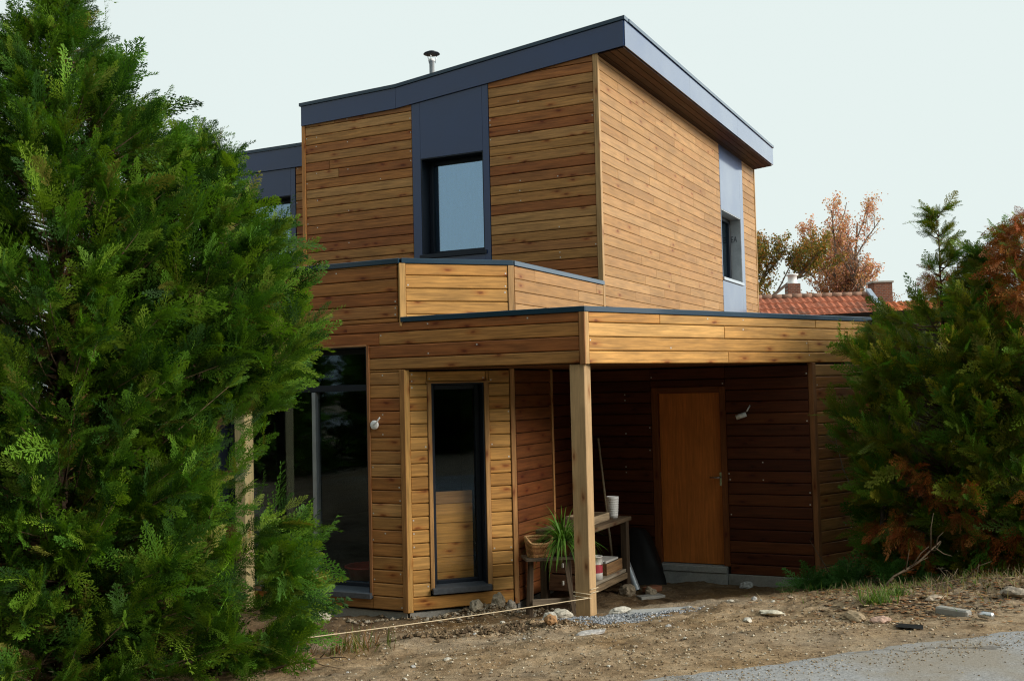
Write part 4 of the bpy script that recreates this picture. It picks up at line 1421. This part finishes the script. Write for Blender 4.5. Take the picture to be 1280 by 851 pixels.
mb = MB(); a = Vector((TX, TY, .0)) + ax * -.22 + ay * -.10; mb.beam(a, a + ax * .44, .03, .06, (.17, .13, .09)); mb.build('rail', M['oldwood'], st)
# wicker basket: woven rows of strands
BX, BY = .22, 10.80
bk = thing('wicker_basket', 'small brown wicker basket with scooped rim on the trestle', 'basket', (BX, BY, TZ))
mb = MB()
def bring(z01, t, bulge=0.0):
    a, b = .105 + .028 * z01, .075 + .018 * z01
    th = 2 * math.pi * t
    c, s = math.cos(th), math.sin(th)
    x = a * math.copysign(abs(c) ** .45, c); y = b * math.copysign(abs(s) ** .45, s)
    q = Vector((BX, BY, 0)) + ax * x * (1 + bulge) + ay * y * (1 + bulge)
    zt = .195 - .06 * max(0, math.cos((t - .75) * 2 * math.pi)) ** 2 if True else .2
    return Vector((q.x, q.y, TZ + z01 * zt))
nr, ns = 13, 64
for j in range(nr):
    pts = [bring((j + .5) / nr, i / ns, .03 * (1 if (i + j) % 2 else -1)) for i in range(ns + 1)]
    mb.tube(pts, .0085, 5, random.choice([(.42, .20, .07), (.34, .15, .05), (.48, .25, .10), (.28, .12, .04)]), cap=False)
for i in range(0, ns, 4):
    mb.tube([bring(z / 6, i / ns) for z in range(7)], .006, 5, (.30, .14, .05))
body = mb.build('body', M['wicker'], bk)
mb = MB(); mb.tube([bring(1.0, i / ns) for i in range(ns + 1)], .012, 6, (.50, .29, .13), cap=False); mb.build('rim', M['wicker'], bk)
mb = MB(); mb.lathe((BX, BY, TZ + .012), [(0, -.008), (.085, -.008), (.085, .004), (0, .004)], 16, (.3, .15, .06)); mb.build('bottom', M['wicker'], bk)
# spider plant
PX, PY = .47, 10.83
pt_ = thing('potted_plant', 'bushy green spider plant with long arching leaves beside the carport post', 'potted plant', (PX, PY, TZ))
mb = MB(); mb.lathe((PX, PY, TZ), [(0, .002), (.06, .002), (.082, .13), (.09, .13), (.09, .155), (.078, .155), (.075, .12), (0, .12)], 18); mb.build('pot', M['terracotta'], pt_)
rr2 = np.random.default_rng(3); VV = []; FF = []; CC = []; b = 0
for i in range(300):
    a = rr2.uniform(0, 6.283); L = rr2.uniform(.26, .52); el = rr2.uniform(.3, 1.45); w = rr2.uniform(.005, .009); n = 8
    g_ = rr2.uniform(.7, 1.5); p = np.array([PX + .03 * math.cos(a), PY + .03 * math.sin(a), TZ + .13]); d = np.array([math.cos(a) * math.cos(el), math.sin(a) * math.cos(el), math.sin(el)])
    sd = np.array([-math.sin(a), math.cos(a), 0]); c = np.array([(.08, .19, .02), (.11, .24, .025), (.15, .28, .05), (.06, .14, .02)][int(rr2.integers(4))])
    for k in range(n + 1):
        ww = w * (1 - (k / n) ** 2.2) + .0006
        VV += [p - sd * ww, p + sd * ww]; CC += [c, c]
        d = d + np.array([0, 0, -.24 * g_]); d /= np.linalg.norm(d); p = p + d * L / n
        if k < n: FF.append((b + 2 * k, b + 2 * k + 1, b + 2 * k + 3, b + 2 * k + 2))
    b += 2 * (n + 1)
soup('leaves', np.array(VV), np.array(FF), M['blade'], pt_, tint=np.array(CC), smooth=True)

# old workbench along the return wall
Q0 = Vector((.70, 11.02, 0)); Q1 = Q0 + uU * 1.36; nU = FU.n
wb = thing('workbench', 'old grey-brown wooden workbench with drawers and a lower shelf behind the post', 'workbench', ((Q0.x + Q1.x) / 2, (Q0.y + Q1.y) / 2, -.19))
WBF = Fr(Q0, AU, -1)
mb = MB()
for i in range(3): bar(mb, WBF, 0, 1.38 + .02 * (i % 2), .605, .65, -.56 + i * .19, -.372 + i * .19, (.14, .095, .055), 0, .006)
mb.build('top', M['oldwood'], wb)
for uu, kk in ((.05, -.08), (1.24, -.08), (.05, -.54), (1.24, -.54)):
    mb = MB(); bar(mb, WBF, uu, uu + .09, -.24, .604, kk, kk + .075, (.085, .058, .036), 2, .006); mb.build('leg', M['oldwood'], wb)
mb = MB(); bar(mb, WBF, .145, 1.235, .04, .075, -.53, -.02, (.33, .28, .21), 0, .004); mb.build('shelf', M['oldwood'], wb)
mb = MB(); bar(mb, WBF, .142, 1.238, -.03, .036, -.035, -.005, (.24, .17, .10), 0, .004); mb.build('rail', M['oldwood'], wb)
for i, zz in enumerate((.02, .20, .38)):          # drawers in the near end
    q = WBF
    mb = MB()
    p = [q.P(.045 if j & 2 else .20, zz + .165 if j & 4 else zz, -.10 if j & 1 else -.44) for j in range(8)]
    mb.hexa(p, (.20, .10, .055), 0, 0, .005)
    dr = mb.build('drawer', M['oldwood'], wb)
    mb = MB(); a = q.P(.044, zz + .085, -.27); mb.box(a + uL * 0 - uU * .012, .02, .02, .045, uU, nU, (.5, .45, .36), bevel=.003); mb.build('handle', M['nail'], dr)


def onbench(u, k, z): return WBF.P(u, z, k)


tr_ = thing('wooden_tray', 'shallow light wooden tray on the workbench top', 'tray', tuple(onbench(.72, -.26, .651)))
mb = MB()
for (u0, u1, k0, k1, z0, z1) in ((.47, .97, -.42, -.10, .652, .662), (.47, .97, -.118, -.10, .663, .735), (.47, .97, -.42, -.402, .663, .735), (.47, .488, -.401, -.119, .663, .735), (.952, .97, -.401, -.119, .663, .735)):
    bar(mb, WBF, u0, u1, z0, z1, k0, k1, (.36, .27, .17), 0, .002)
mb.build('tray_body', M['oldwood'], tr_)
bp = onbench(1.18, -.14, .651)
mb = MB(); prof = [(0, 0), (.048, 0)]
for i in range(8): prof += [(.049 + .0014 * i, .02 + .026 * i), (.053 + .0014 * i, .024 + .026 * i), (.053 + .0014 * i, .04 + .026 * i)]
prof += [(.062, .24), (.058, .24), (.05, .2), (0, .19)]
mb.lathe((bp.x, bp.y, bp.z), [(r_ * 1.12, h_) for r_, h_ in prof], 20)
o = mb.build('stack_of_pots', M['white'], None, tuple(bp)); tag(o, 'white stacked plastic pots standing on the far end of the workbench', 'plastic pots')
# tins and a crate on the shelf
tp = onbench(.52, -.10, .076)
tn = thing('paint_tin', 'red and white paint tin on the lower shelf, just right of the post', 'paint tin', tuple(tp))
mb = MB()
mb.lathe(tp, [(0, 0), (.075, 0), (.075, .07)], 20, (.72, .70, .66)); mb.lathe(tp, [(.0755, .07), (.0755, .16)], 20, (.42, .05, .07)); mb.lathe(tp, [(.075, .16), (.075, .235), (.078, .235), (.078, .245), (.07, .245), (.068, .235), (0, .235)], 20, (.72, .70, .66))
mb.build('tin_body', M['paint'], tn)
mb = MB(); mb.tube([tp + Vector((.078 * math.cos(a), .078 * math.sin(a) * .25 - .06, .2 - .08 * math.sin(a))) for a in np.linspace(0, math.pi, 9)], .003, 5); mb.build('handle', M['steel'], tn)
cp = onbench(.98, -.17, .076)
cr = thing('wooden_crate', 'brown wooden crate holding papers on the lower shelf of the workbench', 'crate', tuple(cp))
mb = MB()
for (u0, u1, k0, k1, z0, z1) in ((.72, 1.2, -.30, -.05, .078, .09), (.72, 1.2, -.066, -.05, .092, .20), (.72, 1.2, -.30, -.284, .092, .20), (.72, .736, -.283, -.067, .092, .20), (1.184, 1.2, -.283, -.067, .092, .20)):
    bar(mb, WBF, u0, u1, z0, z1, k0, k1, (.30, .17, .08), 0, .002)
mb.build('crate_body', M['oldwood'], cr)
pp_ = thing('papers', 'pile of magazines lying in the wooden crate', 'magazines', tuple(onbench(.95, -.17, .095)))
mb = MB()
for i in range(5):
    bar(mb, WBF, .76 + .02 * random.random(), 1.15, .095 + i * .026, .118 + i * .026, -.26 + .02 * random.random(), -.08 - .02 * random.random(), bevel=.002, mi=i % 2)
mb.build('pages', [M['paper'], M['black']], pp_)
# broom handle leaning on the rear wall
a = Vector((1.16, 12.15, .02)); b_ = FP.P(2.62, 1.50, .03)
a = b_ + Vector((.13, -.32, 0)); a.z = gz(a.x, a.y)
bm_ = thing('broom', 'broom with a thin pale handle leaning on the dark rear wall', 'broom', tuple(a))
mb = MB(); mb.tube([a + (b_ - a) * .06, b_], .014, 8, (.70, .55, .36)); mb.build('broom_handle', M['plank'], bm_)
mb = MB(); mb.box(a + Vector((0, 0, .08)), .26, .05, .04, uL, None, (.3, .2, .1), bevel=.004); mb.box(a + Vector((0, 0, .03)), .25, .06, .06, uL, None, (.12, .08, .04), bevel=.004); mb.build('broom_head', M['oldwood'], bm_)
# black plastic sack against the rear wall, left of the door
sk = FP.P(2.05, 0, .24); sz = gz(sk.x, sk.y)
mb = MB(); n = 28; vs = []; rows = 12
for j in range(rows):
    t_ = j / (rows - 1)
    for i in range(n):
        th = 2 * math.pi * i / n
        w_ = (.24 * (1 - t_) ** .7 + .10) * (1 + .09 * mnoise.noise((math.cos(th) * 2.2, math.sin(th) * 2.2, t_ * 4)) + .05 * math.sin(5 * th + 3 * t_))
        q = sk + uL * (math.cos(th) * w_ + .06 * t_) + FP.n * (math.sin(th) * w_ * .72 - .10 * t_)
        vs.append((q.x, q.y, sz - .01 + .62 * t_ ** .9))
vs.append((sk.x - .05, sk.y + .06, sz + .64))
fs = [(j * n + i, j * n + (i + 1) % n, (j + 1) * n + (i + 1) % n, (j + 1) * n + i) for j in range(rows - 1) for i in range(n)] + [((rows - 1) * n + i, (rows - 1) * n + (i + 1) % n, rows * n) for i in range(n)]
mb.add(vs, fs, smooth=True)
o = mb.build('plastic_sack', M['black'], None, (sk.x, sk.y, sz)); tag(o, 'black plastic sack slumped against the wall left of the front door', 'sack')
# grey drain pipe stub and a brick beside the bench
pp = onbench(1.46, .02, 0); pz = gz(pp.x, pp.y)
mb = MB(); a = Vector((pp.x, pp.y, pz)); d_ = Vector((-.10, .12, .30))
mb.tube([a, a + d_], .045, 16, cap=False); mb.tube([a, a + d_], .038, 16, cap=False)
o = mb.build('drain_pipe', M['alu'], None, (pp.x, pp.y, pz)); tag(o, 'short grey drain pipe leaning at the far end of the workbench', 'pipe')
bp = onbench(1.42, .22, 0)
mb = MB(); mb.box((bp.x, bp.y, gz(bp.x, bp.y) + .03), .22, .105, .06, (.8, .6, 0), None, (.36, .11, .05), bevel=.006)
o = mb.build('brick', M['terracotta'], None, (bp.x, bp.y, gz(bp.x, bp.y))); tag(o, 'single red brick on the ground by the workbench', 'brick')
bp = onbench(1.12, .30, 0)
mb = MB(); mb.box((bp.x, bp.y, gz(bp.x, bp.y) + .02), .30, .14, .035, (.9, .35, 0), None, (.3, .27, .22), bevel=.006)
o = mb.build('paving_slab', M['concrete'], None, (bp.x, bp.y, gz(bp.x, bp.y))); tag(o, 'small broken paving slab on the ground in front of the workbench', 'paving slab')
stone(bp.x + .02, bp.y + .12, .075, (1.1, .9, .9), (.30, .25, .18), 60, 'rounded brown stone behind the broken paving slab')

# second raw timber post by the patio door
a = FL.P(3.96, 0, .08)
mb = MB(); bar(mb, FL, 3.93, 4.075, -.3, 2.25, .06, .205, (.62, .50, .26), 2, .006)
o = mb.build('timber_post', M['plank'], None, (a.x, a.y, -.2)); tag(o, 'pale raw timber post in front of the patio door, half behind the left conifer', 'post')
# inside the patio door: red basin and a white jug; inside the glazed door: leaning planks
p = FL.P(2.86, .05, -.55)
mb = MB(); mb.lathe(p, [(0, 0), (.17, 0), (.24, .17), (.26, .17), (.26, .185), (.23, .185), (.16, .02), (0, .02)], 22)
o = mb.build('plastic_basin', M['red'], None, tuple(p)); tag(o, 'red plastic basin on the floor just inside the patio door', 'basin')
p = FL.P(2.58, .05, -.46)
mb = MB(); mb.lathe(p, [(0, 0), (.04, 0), (.045, .06), (.025, .09), (.028, .1), (0, .1)], 14)
o = mb.build('white_mug', M['white'], None, tuple(p)); tag(o, 'small white mug beside the red basin inside the patio door', 'mug')
lb = thing('stacked_planks', 'pale wide planks stacked on edge behind the narrow glazed door', 'planks', tuple(FM.P(.5, .03, -.4)))
z = .03
for i in range(6):
    h = [.20, .15, .15, .21, .20, .13][i]
    mb = MB(); bar(mb, FM, .02, .76, z, z + h - .004, -.235, -.19, (.82, .43, .13) if i != 5 else (.50, .27, .11), 0, .003); z += h
    mb.build('plank', M['plank'], lb)

# string line from the post down to the left conifer
A = FL.P(.02, .145, .006)
pa = Vector((A.x, A.y, .155)); pb = Vector((-1.95, 7.98, gz(-1.95, 7.98) + .16))
mb = MB()
pts = [pa.lerp(pb, i / 14) + Vector((0, 0, -.012 * math.sin(math.pi * i / 14))) for i in range(15)]
mb.tube(pts, .0042, 6)
w_ = .012; ring = []
for (u, k) in ((-.01, .01), (.17, .01), (.17, -.17), (-.01, -.17), (-.01, .01)): ring.append((u, k))
for dz in (.0, .035):
    mb.tube([FL.P(u, .155 + dz + .012 * i, k) for i, (u, k) in enumerate(ring)], .005, 5)
o = mb.build('string_line', M['string'], None, tuple(pa)); tag(o, 'pale string tied round the carport post and pulled down to the left', 'string')

# ------------------------------------------------------------------ small plants and litter


def blades(name, label, cat, c, n, h, spread, cols, seed, droop=.5, w=.004, kind=None, group=None):
    r = np.random.default_rng(seed); VV = []; FF = []; CC = []; b = 0
    for i in range(n):
        x = c[0] + r.normal() * spread[0]; y = c[1] + r.normal() * spread[1]
        a = r.uniform(0, 6.283); L = h * r.uniform(.5, 1.2); el = r.uniform(.7, 1.5); k_ = 5
        p = np.array([x, y, gz(x, y) - .005]); d = np.array([math.cos(a) * math.cos(el), math.sin(a) * math.cos(el), math.sin(el)])
        sd = np.array([-math.sin(a), math.cos(a), 0]); cc = np.array(cols[int(r.integers(len(cols)))]) * r.uniform(.7, 1.25); ww0 = w * r.uniform(.6, 1.3)
        for k in range(k_ + 1):
            ww = ww0 * (1 - (k / k_) ** 2) + .0004
            VV += [p - sd * ww, p + sd * ww]; CC += [cc, cc]
            d = d + np.array([r.normal() * .08, r.normal() * .08, -droop * r.uniform(.3, 1) * .35]); d /= np.linalg.norm(d); p = p + d * L / k_
            p[2] = max(p[2], gz(x, y) + .002)
            if k < k_: FF.append((b + 2 * k, b + 2 * k + 1, b + 2 * k + 3, b + 2 * k + 2))
        b += 2 * (k_ + 1)
    o = soup(name, np.array(VV), np.array(FF), M['blade'], None, (c[0], c[1], gz(c[0], c[1])), tint=np.array(CC))
    return tag(o, label, cat, group, kind)


GR = [(.12, .22, .03), (.16, .26, .04), (.09, .17, .03)]
DRY = [(.34, .27, .15), (.26, .19, .10), (.40, .34, .20), (.18, .13, .07)]
blades('grass_tuft', 'bright green grass tuft on the soil mound, left one of two', 'grass tuft', (3.02, 9.05), 150, .16, (.075, .05), GR, 1)
blades('grass_tuft', 'smaller bright green grass tuft, right one of two on the mound', 'grass tuft', (3.28, 9.35), 90, .14, (.055, .05), GR, 2)
blades('dry_grass', None, None, (4.4, 9.75), 1500, .13, (.75, .42), DRY + GR[:1], 3, .9, .003, 'stuff')
blades('dry_weeds', None, None, (3.5, 10.3), 420, .12, (.5, .35), DRY + GR, 5, .9, .003, 'stuff')
blades('dry_weeds', None, None, (-1.35, 8.55), 160, .2, (.16, .18), [(.26, .12, .05), (.30, .20, .08), (.12, .16, .03)], 6, kind='stuff')


def weed(c, label, seed, n=30, h=.34):
    r = np.random.default_rng(seed); t = thing('weed', label, 'weed', (c[0], c[1], gz(*c)))
    SV = []; SC = []
    for i in range(n):
        Qt, Tt = TEMPL[int(r.integers(len(TEMPL)))]
        a = r.uniform(0, 6.283); el = r.uniform(.3, 1.35)
        d = np.array([math.cos(a) * math.cos(el), math.sin(a) * math.cos(el), math.sin(el)])
        nr_ = r.normal(size=3); nr_ -= d * (nr_ @ d); nr_ /= np.linalg.norm(nr_)
        L = h * r.uniform(.6, 1.2)
        Q = (Qt * L) @ np.stack([d, np.cross(nr_, d), nr_]) + np.array([c[0] + r.normal() * .08, c[1] + r.normal() * .06, gz(*c)])
        Q[:, :, 2] -= .25 * L * Qt[:, :, 0] ** 2
        SV.append(Q.reshape(-1, 3)); SC.append(np.tile(np.array((.06, .17, .03)) * r.uniform(.7, 1.3), (len(Qt) * 4, 1)))
    V = np.vstack(SV)
    soup('leaves', V, np.arange(len(V)).reshape(-1, 4), M['leaf'], t, tint=np.vstack(SC))
    mb = MB()
    for i in range(4): mb.tube([(c[0], c[1], gz(*c) - .02), (c[0] + r.normal() * .06, c[1] + r.normal() * .05, gz(*c) + h * .6)], .004, 5, (.12, .16, .06))
    mb.build('stem', M['bark'], t)


weed((3.12, 11.35), 'feathery green weed in front of the carport corner, leftmost', 1)
weed((3.45, 11.30), 'feathery green weed under the carport wall, between corner and conifers', 2, 34, .38)
weed((3.95, 11.05), 'feathery green weed in the shade at the foot of the right conifers', 3, 30, .42)


def bough(name, label, pts, rad, twigs, seed, col=(.15, .11, .075), cat='branch'):
    r = random.Random(seed); mb = MB()
    P = [Vector(p) for p in pts]
    n = len(P)
    mb.tube(P, [rad * (1 - .7 * i / (n - 1)) for i in range(n)], 6, col)
    for i in range(twigs):
        s = r.uniform(.2, .98) * (n - 1); k = int(s); p = P[k].lerp(P[min(k + 1, n - 1)], s - k)
        d = (P[-1] - P[0]).normalized() + Vector((r.gauss(0, .6), r.gauss(0, .6), r.gauss(0, .5))); d.normalize()
        l = r.uniform(.12, .34)
        q = p + d * l * .5 + Vector((0, 0, r.gauss(0, .02)))
        mb.tube([p, q, q + (d + Vector((r.gauss(0, .3), r.gauss(0, .3), r.gauss(0, .3)))) * l * .5], [rad * .4, rad * .3, rad * .12], 5, col)
    o = mb.build(name, M['bark'], None, tuple(P[0])); return tag(o, label, cat)


bough('fallen_branch', 'grey dead branch rising from the grass to the right conifers', [(3.35, 9.95, gz(3.35, 9.95)), (3.5, 10.0, .30), (3.75, 10.05, .42), (3.95, 10.0, .62)], .016, 9, 1)
bough('fallen_branch', 'second dead branch lying low in the dry grass under the rust-coloured twigs', [(3.4, 9.8, gz(3.4, 9.8) + .02), (3.7, 9.75, .25), (4.1, 9.7, .34)], .013, 10, 2)
bough('fallen_branch', 'thin leaning stem in front of the dark carport wall', [(3.45, 11.55, -.1), (3.3, 11.62, .2), (3.18, 11.65, .42)], .008, 2, 3)
bough('bare_stem', 'long bare stem leaning against the carport wall beside the right conifers', [(4.15, 11.9, -.1), (3.98, 12.1, .5), (3.75, 12.25, 1.15), (3.68, 12.25, 1.5)], .010, 5, 4, (.30, .25, .19))
bough('bare_stem', 'thick bare trunk-like stem at the base of the right conifers', [(3.95, 11.6, -.1), (3.97, 11.65, .5), (4.05, 11.7, 1.3), (4.2, 11.7, 2.2)], .035, 8, 5, (.12, .10, .08))
bough('fallen_branch', 'pale dead twig on the soil at the foot of the left conifer', [(-1.75, 7.6, gz(-1.75, 7.6) + .03), (-1.5, 7.65, .24), (-1.25, 7.62, .26)], .011, 7, 6)
# leaf litter under the right hedge
scatter_chips('leaf_litter', [(4.2, 9.7, .7, .4), (3.4, 9.9, .4, .4), (3.3, 8.9, .4, .3), (5.2, 9.4, .7, .4)], 3500, .022, [(.24, .11, .045), (.16, .09, .045), (.32, .18, .08), (.10, .07, .045), (.38, .28, .16)], flat=.16, lift=.012)

# ------------------------------------------------------------------ light and sky
SUN_EL, SUN_AZ = 26.0, 113.0      # azimuth: clockwise from +Y
sun = bpy.data.lights.new('sun', 'SUN'); so = bpy.data.objects.new('sun', sun); COL.objects.link(so)
sun.energy = 3.35; sun.angle = R(26); sun.color = (1.0, .94, .84)
sv = Vector((math.sin(R(SUN_AZ)) * math.cos(R(SUN_EL)), math.cos(R(SUN_AZ)) * math.cos(R(SUN_EL)), math.sin(R(SUN_EL))))
so.rotation_euler = sv.to_track_quat('Z', 'Y').to_euler()
so.location = (20, -12, 14)
w = bpy.data.worlds.new('World'); S.world = w; w.use_nodes = True
nt = w.node_tree; nt.nodes.clear()
out = nt.nodes.new('ShaderNodeOutputWorld'); bg = nt.nodes.new('ShaderNodeBackground')
sky = nt.nodes.new('ShaderNodeTexSky'); sky.sky_type = 'NISHITA'; sky.sun_disc = False
sky.sun_elevation = R(SUN_EL); sky.sun_rotation = R(SUN_AZ); sky.air_density = 1.0; sky.dust_density = 4.0; sky.ozone_density = 1.0
tc = nt.nodes.new('ShaderNodeTexCoord')
# even cloud layer: pale grey-cyan, a little dimmer towards the side away from the light
dot = nt.nodes.new('ShaderNodeVectorMath'); dot.operation = 'DOT_PRODUCT'; nt.links.new(tc.outputs['Generated'], dot.inputs[0]); dot.inputs[1].default_value = (.30, .90, .05)
mr = nt.nodes.new('ShaderNodeMapRange'); nt.links.new(dot.outputs['Value'], mr.inputs[0])
for i, v in enumerate((-.75, .8, 5.8, 9.0)): mr.inputs[i + 1].default_value = v
cl = nt.nodes.new('ShaderNodeVectorMath'); cl.operation = 'SCALE'; cl.inputs[0].default_value = (.885, .99, .965); nt.links.new(mr.outputs[0], cl.inputs[3])
# extra brightness added to the cloud right of the view, for the side fascia
dot2 = nt.nodes.new('ShaderNodeVectorMath'); dot2.operation = 'DOT_PRODUCT'; nt.links.new(tc.outputs['Generated'], dot2.inputs[0]); dot2.inputs[1].default_value = (.925, .29, .24)
mr2 = nt.nodes.new('ShaderNodeMapRange'); mr2.interpolation_type = 'SMOOTHSTEP'; nt.links.new(dot2.outputs['Value'], mr2.inputs[0])
for i, v in enumerate((.72, .97, 0.0, 14.0)): mr2.inputs[i + 1].default_value = v
gl_ = nt.nodes.new('ShaderNodeVectorMath'); gl_.operation = 'SCALE'; gl_.inputs[0].default_value = (.88, .96, 1.0); nt.links.new(mr2.outputs[0], gl_.inputs[3])
add_ = nt.nodes.new('ShaderNodeVectorMath'); add_.operation = 'ADD'; nt.links.new(cl.outputs[0], add_.inputs[0]); nt.links.new(gl_.outputs[0], add_.inputs[1])
mixn = nt.nodes.new('ShaderNodeMix'); mixn.data_type = 'RGBA'; mixn.inputs[0].default_value = .93
nt.links.new(sky.outputs[0], mixn.inputs[6]); nt.links.new(add_.outputs[0], mixn.inputs[7])
nt.links.new(mixn.outputs[2], bg.inputs[0]); bg.inputs[1].default_value = .105
nt.links.new(bg.outputs[0], out.inputs[0])

vs_ = S.view_settings
S.display_settings.display_device = 'sRGB'
vs_.view_transform = 'Standard'; vs_.look = 'None'; vs_.gamma = 1; vs_.exposure = 0.0; vs_.use_curve_mapping = False
S.render.engine = 'CYCLES'
cy = S.cycles
cy.max_bounces = 6; cy.diffuse_bounces = 1; cy.glossy_bounces = 3; cy.transparent_max_bounces = 8; cy.transmission_bounces = 4
cy.use_denoising = True
cy.denoiser = 'OPENIMAGEDENOISE'; cy.denoising_input_passes = 'RGB_ALBEDO_NORMAL'; cy.denoising_prefilter = 'NONE'
S.render.filter_size = 1.15; cy.filter_width = 1.15
cy.sample_clamp_indirect = 6
